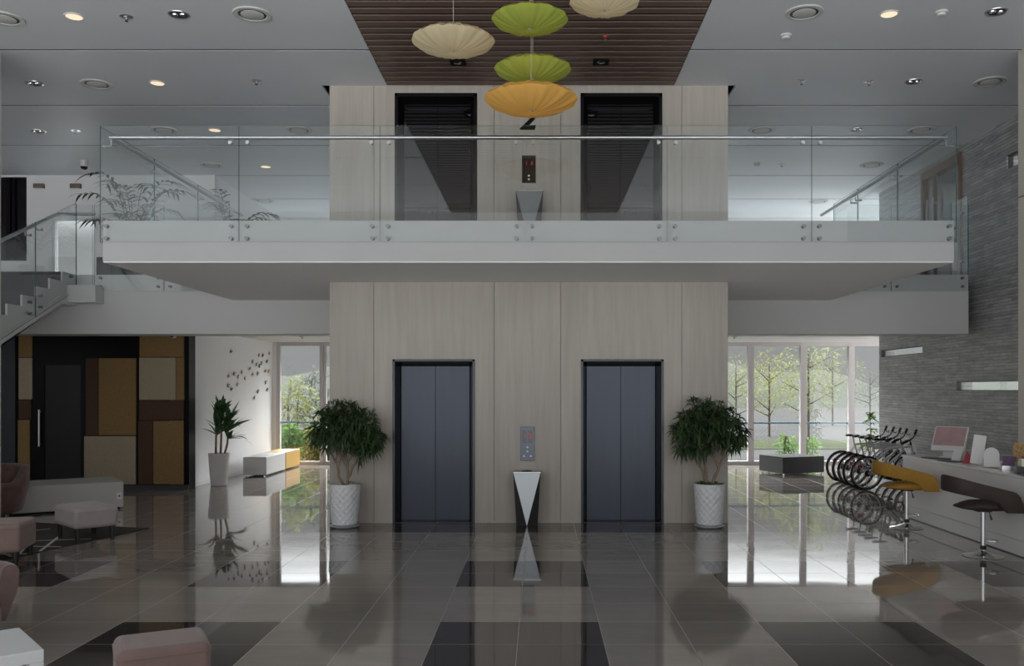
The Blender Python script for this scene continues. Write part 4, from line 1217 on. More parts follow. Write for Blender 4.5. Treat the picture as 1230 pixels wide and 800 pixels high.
# palms on the gallery
def palm(loc, seed, h, label, dark_box, nfr=13, fl=0.75):
    rr = random.Random(seed)
    t = thing('potted_palm', label, 'potted plant', loc, group='palms on the upper gallery')
    if dark_box:
        MB().box(-0.55, 0.55, -0.22, 0.22, 0, 0.42).build('planter', 'pot_dark', t, bevel=0.01)
        MB().box(-0.53, 0.53, -0.20, 0.20, 0.42, 0.425).build('soil', 'soil', t)
    else:
        MB().lathe([(0.16, 0.0), (0.2, 0.3), (0.215, 0.40), (0.2, 0.40), (0.19, 0.36)], 28).build('planter', 'pot_dark', t, smooth=40)
        MB().lathe([(0, 0.37), (0.195, 0.365), (0.195, 0.34)], 18).build('soil', 'soil', t)
    s_ = MB(); lf = MB()
    for q in range(nfr):
        a = 2 * PI * q / nfr + rr.uniform(-.3, .3)
        d = Vector((math.cos(a), math.sin(a) * 0.7, 0))
        ln = fl * rr.uniform(0.75, 1.15)
        rise = rr.uniform(0.5, 1.2)
        pts = []
        for k in range(7):
            u = k / 6
            pts.append(Vector((0, 0, 0.36)) + d * ln * u * (0.45 + 0.6 * u) + Vector((0, 0, h * (u - 0.42 * u * u * u) * rise)))
        s_.tube(pts, [0.009 - 0.001 * k for k in range(7)], 5)
        for k in range(2, 7):
            for side in (-1, 1):
                for e in (0.0, 0.5):
                    if k == 6 and e: continue
                    p = pts[k].lerp(pts[min(6, k + 1)], e)
                    tdir = (pts[min(6, k + 1)] - pts[k - 1]).normalized()
                    sd = tdir.cross(Vector((0, 0, 1))).normalized() * side
                    lf.leaf(p, tdir * 0.7 + sd * 0.9 + Vector((0, 0, 0.1)), rr.uniform(0.22, 0.34), 0.05, 0.5, nseg=3)
    s_.build('frond_stem', 'leaf_palm', t); lf.build('foliage', 'leaf_palm', t, fix=False)
    return t
palm((-7.15, 15.75, GZ1), 21, 2.25, 'dark palm in a black planter box at the top of the stairs', True, 17, 0.85)
palm((-5.75, 16.5, GZ1), 22, 1.95, 'smaller palm in a round pot behind the left balcony glass', False, 13, 0.7)

# ------------------------------------------------------------------ butterflies on the white wall
flies = [(70, 95, 'd'), (57, 222, 'd'), (85, 213, 'g'), (108, 228, 'g'), (126, 205, 'd'), (55, 273, 'd'), (72, 290, 'd'), (103, 268, 'o'), (143, 237, 'o'), (168, 187, 'd'), (183, 217, 'o'), (210, 212, 'd'), (182, 150, 'g'),
         (216, 117, 'o'), (235, 117, 'd'), (203, 165, 'g'), (218, 172, 'd'), (230, 158, 'd'), (257, 148, 'd'), (248, 197, 'o'), (265, 200, 'o'), (270, 105, 'g'), (252, 258, 'o'), (258, 295, 'd'), (210, 305, 'd'), (192, 338, 'g')]
ORD = ['leftmost', 'second', 'third', 'fourth', 'fifth', 'sixth', 'seventh', 'eighth', 'ninth', 'tenth', 'eleventh', 'twelfth', 'thirteenth', 'fourteenth']
cn = {'d': 'dark', 'o': 'orange', 'g': 'grey'}
for key in 'dog':
    lst = sorted([f for f in flies if f[2] == key])
    for i, (cx, cy, _) in enumerate(lst):
        px, py = 260 + cx / 4.32, 400 + cy / 4.32
        d = WL * F / (px - VX)
        word = ORD[i] if i == 0 else (ORD[i] + ' from the left')
        t = thing('butterfly_ornament', 'small %s paper butterfly on the white wall, %s of the %s ones' % (cn[key], word, cn[key]), 'butterfly ornament', (WL, d, Z(py, d)), group='paper butterflies on the white wall')
        tilt = rnd.uniform(-0.9, 0.9)
        s_ = 0.050 if key != 'g' else 0.048
        for sd in (-1, 1):
            m_ = MB()
            out = [(0, 0.25), (0.5, 0.95), (1.0, 1.0), (1.05, 0.45), (0.65, 0.05), (0.85, -0.35), (0.6, -0.8), (0.2, -0.55), (0, -0.2)]
            ang = R(rnd.uniform(28, 60))
            pts = []
            for (u, v) in out:
                a = u * s_ * sd
                pts.append(Vector((abs(a) * math.sin(ang), a * math.cos(ang), v * s_)))
            rot = Matrix.Rotation(tilt, 3, 'X')
            pts = [rot @ p for p in pts]
            n_ = Vector((0.0025, 0, 0))
            k = len(pts)
            m_.add([p for p in pts] + [p + n_ for p in pts], [tuple(range(k)), tuple(range(k, 2 * k))[::-1]] + [(i_, (i_ + 1) % k, (i_ + 1) % k + k, i_ + k) for i_ in range(k)])
            m_.build('wing', {'d': 'fly_dark', 'o': 'fly_orange', 'g': 'fly_grey'}[key], t)
        MB().tube([Matrix.Rotation(tilt, 3, 'X') @ Vector((0.004, 0, -0.5 * s_)), Matrix.Rotation(tilt, 3, 'X') @ Vector((0.006, 0, 0.5 * s_))], 0.005, 6).build('body', 'fly_dark', t)

# ------------------------------------------------------------------ benches at the back
def bench(name, label, c, rz, lx, ly, h, top, side, leg='chrome', cat='bench', lh=0.03):
    t = thing(name, label, cat, (c[0], c[1], 0), rz)
    MB().box(-lx / 2, lx / 2, -ly / 2, ly / 2, lh, h - 0.03).build('body', side, t, bevel=0.012)
    MB().box(-lx / 2 + 0.001, lx / 2 - 0.001, -ly / 2 + 0.001, ly / 2 - 0.001, h - 0.034, h).build('cushion', top, t, bevel=0.012)
    for sx in (-1, 1):
        for sy in (-1, 1):
            MB().lathe([(0.02, 0.0), (0.024, 0.004), (0.022, lh)], 12, (sx * (lx / 2 - 0.05), sy * (ly / 2 - 0.05), 0)).build('leg', leg, t, smooth=40)
    return t
bench('cube_bench', 'white upholstered bench by the butterfly wall', (-5.95, 19.38), 0, 0.49, 1.40, 0.41, 'bench_white', 'bench_white')
bench('cube_bench', 'small yellow bench behind the white one by the rear window', (-5.95, 20.72), 0, 0.49, 1.18, 0.41, 'bench_yellow', 'bench_yellow')
bench('cube_bench', 'low black bench with grey top beside the bicycles', (5.47, 19.42), R(20), 1.05, 0.88, 0.39, 'bench_top', 'bench_black', lh=0.045)

# ------------------------------------------------------------------ lounge furniture at left
t = thing('lounge_platform', 'large low white platform seat in front of the panelled wall', 'platform seat', (-6.35, 13.65, 0))
u_ = Vector((-0.83, -0.56, 0)).normalized(); v_ = Vector((-0.56, 0.83, 0)).normalized()
def quad_prism(c, u, v, lu, lv, z0, z1):
    a = Vector(c)
    return [(a.x, a.y), ((a + u * lu).x, (a + u * lu).y), ((a + u * lu + v * lv).x, (a + u * lu + v * lv).y), ((a + v * lv).x, (a + v * lv).y)]
MB().prism(quad_prism((0, 0, 0), u_, v_, 1.5, 1.0, 0, 0), 'z', 0.03, 0.415).build('body', 'platform', t, bevel=0.012)
MB().prism(quad_prism(u_ * 0.04 + v_ * 0.04, u_, v_, 1.42, 0.92, 0, 0), 'z', 0.0, 0.03).build('plinth', 'black', t)
w_ = u_ * 0.06 - v_ * 0.006
rot = Matrix.Translation(w_ + Vector((0, 0, 0.20))) @ Matrix.Rotation(math.atan2(u_.y, u_.x), 4, 'Z')
MB().box(-0.035, 0.035, -0.004, 0.004, -0.05, 0.05, mat=rot).build('socket_plate', 'plastic_white', t)
MB().box(-0.014, 0.014, -0.006, 0.006, -0.014, 0.014, mat=rot).build('socket_hole', 'dark_plastic', t)

def ottoman(N_, Rr, L_, h, fab, label, leg_h, name='ottoman'):
    N_, Rr, L_ = Vector((*N_, 0)), Vector((*Rr, 0)), Vector((*L_, 0))
    u = Rr - N_; lu = u.length; u.normalize()
    v = Vector((-u.y, u.x, 0)); lv = (L_ - N_).dot(v)
    c = N_ + u * lu / 2 + v * lv / 2
    t = thing(name, label, 'ottoman', c, math.atan2(u.y, u.x), group='upholstered lounge ottomans')
    MB().box(-lu / 2, lu / 2, -lv / 2, lv / 2, leg_h, h).build('cushion', fab, t, bevel=0.045, bseg=4, smooth=40)
    z = h - 0.045
    seam = [(-lu/2 - .001, -lv/2 + .04, z), (-lu/2 + .012, -lv/2 + .012, z), (-lu/2 + .04, -lv/2 - .001, z), (lu/2 - .04, -lv/2 - .001, z), (lu/2 - .012, -lv/2 + .012, z), (lu/2 + .001, -lv/2 + .04, z), (lu/2 + .001, lv/2 - .04, z), (lu/2 - .012, lv/2 - .012, z), (lu/2 - .04, lv/2 + .001, z), (-lu/2 + .04, lv/2 + .001, z), (-lu/2 + .012, lv/2 - .012, z), (-lu/2 - .001, lv/2 - .04, z)]
    MB().tube(seam, 0.005, 6, closed=True).build('piping', fab, t, smooth=60)
    for sx in (-1, 1):
        for sy in (-1, 1):
            x_, y_ = sx * (lu / 2 - 0.055), sy * (lv / 2 - 0.055)
            MB().lathe([(0.026, 0.0), (0.034, leg_h + 0.01)], 12, (x_, y_, 0)).build('leg', 'leg_black', t, smooth=40)
    return t
RUGH = 0.008
o1 = ottoman((-5.43, 10.44), (-5.08, 10.80), (-5.94, 10.94), 0.41, 'pink_light', 'small pale pink ottoman on black legs in front of the white platform', 0.165)
o2 = ottoman((-5.95, 9.15), (-5.40, 9.30), (-6.1, 9.75), 0.41, 'pink_seat', 'rose beige ottoman cut by the left edge on the dark rug', 0.105)
o3 = ottoman((-2.265, 4.77), (-1.83, 4.99), (-2.51, 5.11), 0.41, 'pink', 'dusty pink velvet ottoman at the bottom edge of the photo', 0.10)

# rug
t = thing('rug', 'dark brown rug with white line pattern under the ottomans', 'rug', (-5.1, 11.69, 0))
a_ = Vector((-0.27, -0.96, 0)).normalized(); b_ = Vector((-0.96, 0.27, 0)).normalized()
MB().prism(quad_prism((0, 0, 0), a_, b_, 2.9, 2.2, 0, 0), 'z', 0.0, RUGH).build('pile', 'rug', t)
m_ = MB()
rr = random.Random(9)
for (pa, pb, w) in [((1.75, 0.02), (0.85, 0.62), .035), ((1.95, 0.1), (1.15, 0.75), .03), ((1.45, 0.02), (1.62, 0.9), .03), ((1.9, 0.0), (2.3, 0.9), .03), ((0.9, .1), (1.3, .8), .025), ((2.1, .05), (1.6, .95), .03), ((0.4, 1.2), (1.4, 1.7), .03), ((1.0, 1.0), (0.4, 1.9), .03), ((2.6, .2), (2.2, 1.2), .03)]:
    p = a_ * pa[0] + b_ * pa[1]; q = a_ * pb[0] + b_ * pb[1]
    dd = (q - p).normalized(); nn = Vector((-dd.y, dd.x, 0)) * w / 2
    m_.prism([((p - nn).x, (p - nn).y), ((q - nn).x, (q - nn).y), ((q + nn).x, (q + nn).y), ((p + nn).x, (p + nn).y)], 'z', RUGH, RUGH + 0.0015)
m_.build('line_pattern', 'rug_line', t)
for o_ in (o1, o2): o_.location.z = RUGH + 0.0025

def tub_band(n=40, r0=0.36, th=0.11, lo=0.16, arm=0.56, back=0.78):
    """U shaped upholstered shell, open towards -y"""
    vs, fs = [], []
    prof_n = 10
    secs = []
    for i in range(n + 1):
        a = -0.86 * PI + 1.72 * PI * i / n            # angle from +y
        cen = Vector((math.sin(a), math.cos(a), 0))
        u = max(0.0, math.cos(a * 0.5)) 
        w = max(0.0, min(1.0, (math.cos(a) + 0.15) / 0.9)); w = w * w * (3 - 2 * w)
        top = arm + (back - arm) * w
        flare = 0.055
        ring = []
        for k in range(prof_n + 1):
            ph = PI * k / prof_n                      # over the rounded top
            zz = top - th / 2 + math.sin(ph) * th / 2
            off = -math.cos(ph) * th / 2
            ring.append((r0 + off + flare, zz))
        ring = [(r0 - th / 2, lo)] + [(r0 - th / 2 + flare * 0.5, (lo + top) / 2)] + ring + [(r0 + th / 2 + flare * 0.75, (lo + top) / 2), (r0 + th / 2 - 0.03, lo)]
        secs.append([(cen * q[0] + Vector((0, 0, q[1]))) for q in ring])
    m = len(secs[0])
    for s_ in secs: vs += s_
    for i in range(n):
        for k in range(m):
            l = (k + 1) % m
            fs.append((i * m + k, i * m + l, (i + 1) * m + l, (i + 1) * m + k))
    fs.append(tuple(range(m))); fs.append(tuple(range(n * m, (n + 1) * m))[::-1])
    return vs, fs
def tub_chair(loc, rz, label, fab):
    t = thing('tub_armchair', label, 'armchair', loc, rz, group='upholstered tub armchairs')
    vs, fs = tub_band()
    MB().add(vs, fs).build('shell', fab, t, smooth=60)
    MB().lathe([(0, 0.13), (0.33, 0.13), (0.36, 0.16), (0.36, 0.26), (0, 0.26)], 40).build('seat_base', fab, t, smooth=40)
    MB().lathe([(0, 0.255), (0.30, 0.255), (0.325, 0.28), (0.325, 0.36), (0.30, 0.395), (0.2, 0.41), (0, 0.415)], 40).build('seat_cushion', fab, t, smooth=60)
    for q in range(4):
        a = PI / 4 + q * PI / 2
        MB().lathe([(0.018, 0), (0.026, 0.14)], 12, (0.24 * math.cos(a), 0.24 * math.sin(a), 0)).build('leg', 'leg_black', t, smooth=40)
    return t
tub_chair((X(0, 12.2) - 0.16, 12.25, 0), R(-20), 'rose brown tub armchair at the left edge in front of the white platform', 'pink_brown')
tub_chair((-4.15, 6.2, 0), R(98), 'dusty rose armchair behind the white side table at bottom left', 'pink')

# white side table bottom left
Nn = Vector((-2.61, 4.71, 0)); uu = Vector((-0.66, 0.75, 0)).normalized(); vv = Vector((-0.75, -0.66, 0)).normalized()
t = thing('side_table', 'white open sided cube table in the bottom left corner', 'table', Nn)
L2 = 0.58
MB().prism(quad_prism((0, 0, 0), uu, vv, L2, L2, 0, 0), 'z', 0.385, 0.45).build('tabletop', 'table_white', t, bevel=0.004)
for (a, b) in ((0, 0), (1, 0), (0, 1), (1, 1)):
    c0 = uu * (a * (L2 - 0.07)) + vv * (b * (L2 - 0.07))
    MB().prism(quad_prism(c0, uu, vv, 0.07, 0.07, 0, 0), 'z', 0.0, 0.385).build('leg', 'table_white', t, bevel=0.003)
MB().prism(quad_prism(uu * 0.07, uu, vv, L2 - 0.14, 0.06, 0, 0), 'z', 0.0, 0.06).prism(quad_prism(uu * 0.07 + vv * (L2 - 0.06), uu, vv, L2 - 0.14, 0.06, 0, 0), 'z', 0.0, 0.06).build('rail', 'table_white', t)

# ------------------------------------------------------------------ reception counter
CXF, CH, CY1, CY0 = 5.19, 0.89, 12.8, 7.6
t = thing('reception_counter', 'long white reception counter with rounded edge along the right', 'counter', (5.5, 10.2, 0))
m_ = MB()
m_.prism([(CXF, CH - 0.03), (CXF + 0.005, CH - 0.06), (CXF + 0.02, 0.17), (CXF + 0.60, 0.17), (CXF + 0.60, CH - 0.03)], 'y', CY0, CY1)
m_.build('body', 'counter', t, world=True, bevel=0.02, bseg=3)
MB().box(CXF - 0.012, CXF + 0.62, CY0, CY1 + 0.012, CH - 0.032, CH).build('countertop', 'counter_top', t, world=True, bevel=0.012, bseg=3)
MB().box(CXF + 0.035, CXF + 0.58, CY0, CY1 - 0.02, 0.012, 0.17).build('plinth', 'counter', t, world=True)
MB().box(CXF + 0.028, CXF + 0.585, CY0, CY1 - 0.015, 0.0, 0.012).build('floor_joint', 'dark_plastic', t, world=True)

def on_counter(px, py):
    """point on the counter top seen at a pixel"""
    d = (EYE - CH) * F / (py - VY)
    return Vector((X(px, d), d, CH))
# computer
p = on_counter(1139, 553)
t = thing('desktop_computer', 'white all in one computer with reddish screen on the counter', 'computer', (5.52, 12.15, CH), R(-52))
MB().prism([(-0.235, 0.10), (0.235, 0.10), (0.235, 0.46), (-0.235, 0.46)], 'y', -0.012, 0.02, mat=Matrix.Rotation(R(-24), 4, 'X')).build('case', 'plastic_white', t, bevel=0.008)
MB().box(-0.215, 0.215, -0.016, -0.011, 0.175, 0.445, mat=Matrix.Rotation(R(-24), 4, 'X')).build('screen', 'screen', t)
MB().prism([(-0.02, 0.0), (0.15, 0.0), (0.15, 0.012), (0.095, 0.2), (0.08, 0.2), (0.10, 0.012), (-0.02, 0.012)], 'x', -0.09, 0.09).build('stand', 'plastic_white', t, bevel=0.003)
MB().box(-0.2, 0.2, -0.28, -0.15, 0.0, 0.012).build('keyboard', 'dark_plastic', t, bevel=0.003)
# tablet on an easel
t = thing('display_easel', 'small white folded card stand just right of the computer', 'card stand', (5.50, 11.72, CH), R(-55))
MB().prism([(-0.09, 0.0), (-0.085, 0.0), (0.005, 0.15), (0.0, 0.155)], 'x', -0.06, 0.06).build('front_leaf', 'paper', t)
MB().prism([(0.09, 0.0), (0.085, 0.0), (-0.005, 0.15), (0.0, 0.155)], 'x', -0.06, 0.06).build('back_leaf', 'paper', t)
t = thing('red_card', 'small red triangular card leaning on the tall white card', 'card', (5.36, 11.22, CH), R(-20))
MB().prism([(-0.05, 0.0), (0.05, 0.0), (0.035, 0.12), (0.0, 0.16)], 'y', -0.006, 0.006).build('card_face', 'red_thing', t)
MB().prism([(0.0, 0.0), (0.05, 0.0), (0.0, 0.10)], 'x', -0.01, 0.01).build('card_foot', 'paper', t)
t = thing('tall_card', 'tall white menu card leaning on the counter', 'card', (5.38, 11.02, CH + 0.012), R(-25))
MB().box(-0.07, 0.07, -0.008, 0.008, 0.0, 0.36, mat=Matrix.Rotation(R(-8), 4, 'X') @ Matrix.Rotation(R(8), 4, 'Y')).build('card_face', 'paper', t, bevel=0.003)
MB().prism([(0.0, 0.0), (0.14, 0.0), (0.03, 0.22)], 'x', -0.03, 0.03).build('card_foot', 'plastic_white', t)
t = thing('round_card', 'white round topped card standing right of the tall card', 'card', (5.42, 10.72, CH), R(-25))
out = [(-0.085, 0.0), (0.085, 0.0), (0.085, 0.15)] + [(0.085 * math.cos(a), 0.15 + 0.085 * math.sin(a)) for a in [PI * k / 10 for k in range(1, 10)]] + [(-0.085, 0.15)]
MB().prism(out, 'y', -0.008, 0.008, mat=Matrix.Rotation(R(-10), 4, 'X')).build('card_face', 'paper', t)
MB().prism([(0.0, 0.0), (0.12, 0.0), (0.02, 0.14)], 'x', -0.02, 0.02).build('card_foot', 'plastic_white', t)
t = thing('brochure_rack', 'purple and orange brochures in a clear rack on the counter', 'brochure holder', (5.42, 10.22, CH), R(-20))
MB().box(-0.11, 0.03, -0.03, -0.015, 0.02, 0.16, mat=Matrix.Rotation(R(-14), 4, 'X')).build('purple_brochure', 'purple', t)
MB().box(-0.02, 0.10, 0.02, 0.035, 0.06, 0.33, mat=Matrix.Rotation(R(-14), 4, 'X') @ Matrix.Rotation(R(6), 4, 'Y')).build('orange_brochure', 'orange_print', t)
MB().prism([(-0.08, 0.0), (0.10, 0.0), (0.13, 0.10), (0.12, 0.10), (0.09, 0.012), (-0.06, 0.012), (-0.07, 0.06), (-0.08, 0.06)], 'x', -0.13, 0.13).build('rack', 'steel', t)
t = thing('card_box', 'small open box of beige leaflets at the right end of the counter', 'leaflet box', (5.40, 9.90, CH), R(-15))
m_ = MB()
holed(m_, -0.12, 0.12, -0.08, 0.08, [(-0.112, 0.112, -0.072, 0.072)], lambda p, q, r, s: m_.box(p, q, r, s, 0.0, 0.08))
m_.box(-0.12, 0.12, -0.08, 0.08, 0.0, 0.006)
m_.build('box', 'dark_plastic', t)
for k in range(6):
    MB().box(-0.105 + k * 0.035, -0.075 + k * 0.035, -0.06, 0.06, 0.01, 0.13 + 0.03 * ((k * 7) % 3), mat=Matrix.Rotation(R(-6), 4, 'X')).build('leaflet', ['beige_print', 'paper', 'orange_print'][k % 3], t)
for (xx, yy, rz, m2, lab) in ((5.33, 10.50, 12, 'paper', 'flat printed sheet on the counter below the round card'), (5.28, 9.58, -8, 'dark_plastic', 'flat dark folder on the counter edge beneath the leaflet box'), (5.32, 11.55, 20, 'dark_plastic', 'flat dark tablet on the counter between computer and cards')):
    t = thing('flat_folder', lab, 'folder', (xx, yy, CH), R(rz))
    MB().box(-0.10, 0.10, -0.15, 0.15, 0, 0.006).build('cover', m2, t, bevel=0.002)
    MB().box(-0.095, 0.095, -0.145, 0.145, 0.006, 0.008).build('sheet', 'beige_print' if m2 == 'paper' else 'dark_plastic', t)

# ------------------------------------------------------------------ bar stools
def stool(loc, label, fab, dz, s=1.0):
    t = thing('bar_stool', label, 'bar stool', loc, R(-4), group='swivel bar stools at the counter')
    MB().lathe([(0, 0.0), (0.21, 0.0), (0.212, 0.006), (0.20, 0.012), (0.12, 0.028), (0.05, 0.05), (0.03, 0.07), (0.028, 0.09)], 48).build('base', 'chrome', t, smooth=50)
    MB().lathe([(0.032, 0.075), (0.034, 0.08), (0.034, 0.115), (0.028, 0.12)], 24).build('collar', 'bike_black', t, smooth=40)
    MB().cyl((0, 0, 0.08), (0, 0, 0.50 + dz), 0.027, 24).build('pole', 'chrome', t, smooth=50)
    pts = [(0.02, 0, 0.17)]
    for k in range(9):
        a = -PI / 2 + PI * k / 8
        pts.append((0.10 + 0.055 * math.cos(a), 0.09 * math.sin(a), 0.17))
    pts.append((0.02, 0, 0.17))
    MB().tube([(0.02, -0.02, 0.175), (0.08, -0.085, 0.175)] + pts[1:-1] + [(0.08, 0.085, 0.175), (0.02, 0.02, 0.175)], 0.008, 10).build('footrest', 'chrome', t, smooth=60)
    MB().tube([(0.01, -0.01, 0.495 + dz), (0.05, -0.03, 0.485 + dz), (0.065, -0.04, 0.44 + dz)], 0.006, 8).tube([(0.058, -0.036, 0.455 + dz), (0.072, -0.045, 0.40 + dz)], [0.008, 0.014], 8).build('lever', 'bike_black', t, smooth=50)
    # seat pad
    m_ = MB()
    nseg = 40
    rings = [(0.0, 0.0), (0.55, 0.0), (0.86, 0.012), (1.0, 0.045), (0.97, 0.072), (0.82, 0.094), (0.5, 0.104), (0.0, 0.106)]
    vs, fs = [], []
    for (q, z) in rings:
        for k in range(nseg):
            a = 2 * PI * k / nseg
            ca, sa = math.cos(a), math.sin(a)
            ex = abs(ca) ** 0.75 * (1 if ca > 0 else -1); ey = abs(sa) ** 0.75 * (1 if sa > 0 else -1)
            xx = 0.02 + ex * 0.325 * q
            tp = 0.35 + 0.65 * min(1, (xx + 0.31) / 0.22)
            vs.append((xx, ey * 0.20 * q, 0.505 + dz + 0.028 * (1 - tp) + z * tp))
    for i in range(len(rings) - 1):
        for k in range(nseg):
            l = (k + 1) % nseg
            fs.append((i * nseg + k, i * nseg + l, (i + 1) * nseg + l, (i + 1) * nseg + k))
    m_.add(vs, fs)
    m_.build('seat', fab, t, smooth=70)
    MB().lathe([(0.0, 0.49), (0.09, 0.49), (0.09, 0.508), (0, 0.508)], 24, (0, 0, dz)).build('seat_plate', 'bike_black', t)
    # wrap-around arm and back band
    path = []
    for k in range(13):
        path.append((0.325 - k * 0.0435, -0.235))
    cx0 = path[-1][0]
    for k in range(1, 16):
        a = PI * k / 16
        path.append((cx0 - 0.205 * math.sin(a), -0.235 * math.cos(a)))
    for k in range(13):
        path.append((cx0 + k * 0.0435, 0.235))
    def top(x):
        b = 0.885 - (x + 0.40) / 0.65 * 0.165
        if x > 0.20: b -= 0.13 * ((x - 0.20) / 0.125) ** 3
        return b
    def bot(x):
        if x > 0.14: return 0.503
        lo_ = 0.605 + (0.10 - min(x, 0.10)) / 0.5 * 0.108
        if x > 0.05: return 0.503 + (lo_ - 0.503) * (0.14 - x) / 0.09
        return lo_
    vs, fs = [], []
    n = len(path)
    tk = 0.028
    for i, (x, y) in enumerate(path):
        p0 = Vector((*path[max(0, i - 1)], 0)); p1 = Vector((*path[min(n - 1, i + 1)], 0))
        d = (p1 - p0).normalized(); nn = Vector((d.y, -d.x, 0)) * tk
        zt, zb = top(x) + dz, bot(x) + dz
        hh = (zt - zb)
        e = min(0.02, hh * 0.3)
        P0 = Vector((x, y, 0))
        for (o_, z) in ((-0.6, zb), (0.6, zb), (1, zb + e), (1, zt - e), (0.6, zt), (-0.6, zt), (-1, zt - e), (-1, zb + e)):
            q = P0 + nn * o_
            vs.append((q.x, q.y, z))
    for i in range(n - 1):
        for k in range(8):
            l = (k + 1) % 8
            fs.append((i * 8 + k, i * 8 + l, (i + 1) * 8 + l, (i + 1) * 8 + k))
    fs.append(tuple(range(8))[::-1]); fs.append(tuple(range((n - 1) * 8, n * 8)))
    MB().add(vs, fs).build('backrest', fab, t, smooth=50)
    return t
stool((X(1089, 11.76), 11.76, 0), 'mustard yellow bar stool with wrap around back at the far end of the counter', 'stool_yellow', 0.0)
stool((X(1187.5, 9.76) - 0.06, 9.76, 0), 'dark brown bar stool with wrap around back at the near end of the counter', 'stool_brown', 0.0)

# ------------------------------------------------------------------ bicycles
def ring_tube(mb, c, r, tr, seg=36, mat=None, mi=0, q=8):
    pts = [(c[0] + r * math.cos(2 * PI * k / seg), c[1], c[2] + r * math.sin(2 * PI * k / seg)) for k in range(seg)]
    mb.tube(pts, tr, q, mi, closed=True, mat=mat)
WR = 0.315
def wheel(t, c, mat4=None, rear=False):
    m_ = MB(); ring_tube(m_, c, WR - 0.018, 0.018, mat=mat4)
    w = m_.build('wheel', 'rubber', t, smooth=60)
    m_ = MB(); ring_tube(m_, c, WR - 0.048, 0.014, mat=mat4, q=6)
    m_.build('rim', 'rim', w, smooth=60)
    m_ = MB()
    for k in range(18):
        a = 2 * PI * k / 18
        m_.tube([(c[0] + 0.018 * math.cos(a + 1), c[1] + 0.02 * (1 if k % 2 else -1), c[2] + 0.018 * math.sin(a + 1)), (c[0] + (WR - 0.055) * math.cos(a), c[1], c[2] + (WR - 0.055) * math.sin(a))], 0.0022, 4, mat=mat4)
    m_.cyl((c[0], c[1] - 0.045, c[2]), (c[0], c[1] + 0.045, c[2]), 0.018, 12, mat=mat4)
    m_.build('spokes', 'rim', w)
    if rear:
        m_ = MB()
        for k, r_ in enumerate((0.055, 0.045, 0.035)):
            m_.cyl((c[0], c[1] - 0.030 - k * 0.006, c[2]), (c[0], c[1] - 0.034 - k * 0.006, c[2]), r_, 20, mat=mat4)
        m_.build('sprocket', 'bike_black', w)
    return w
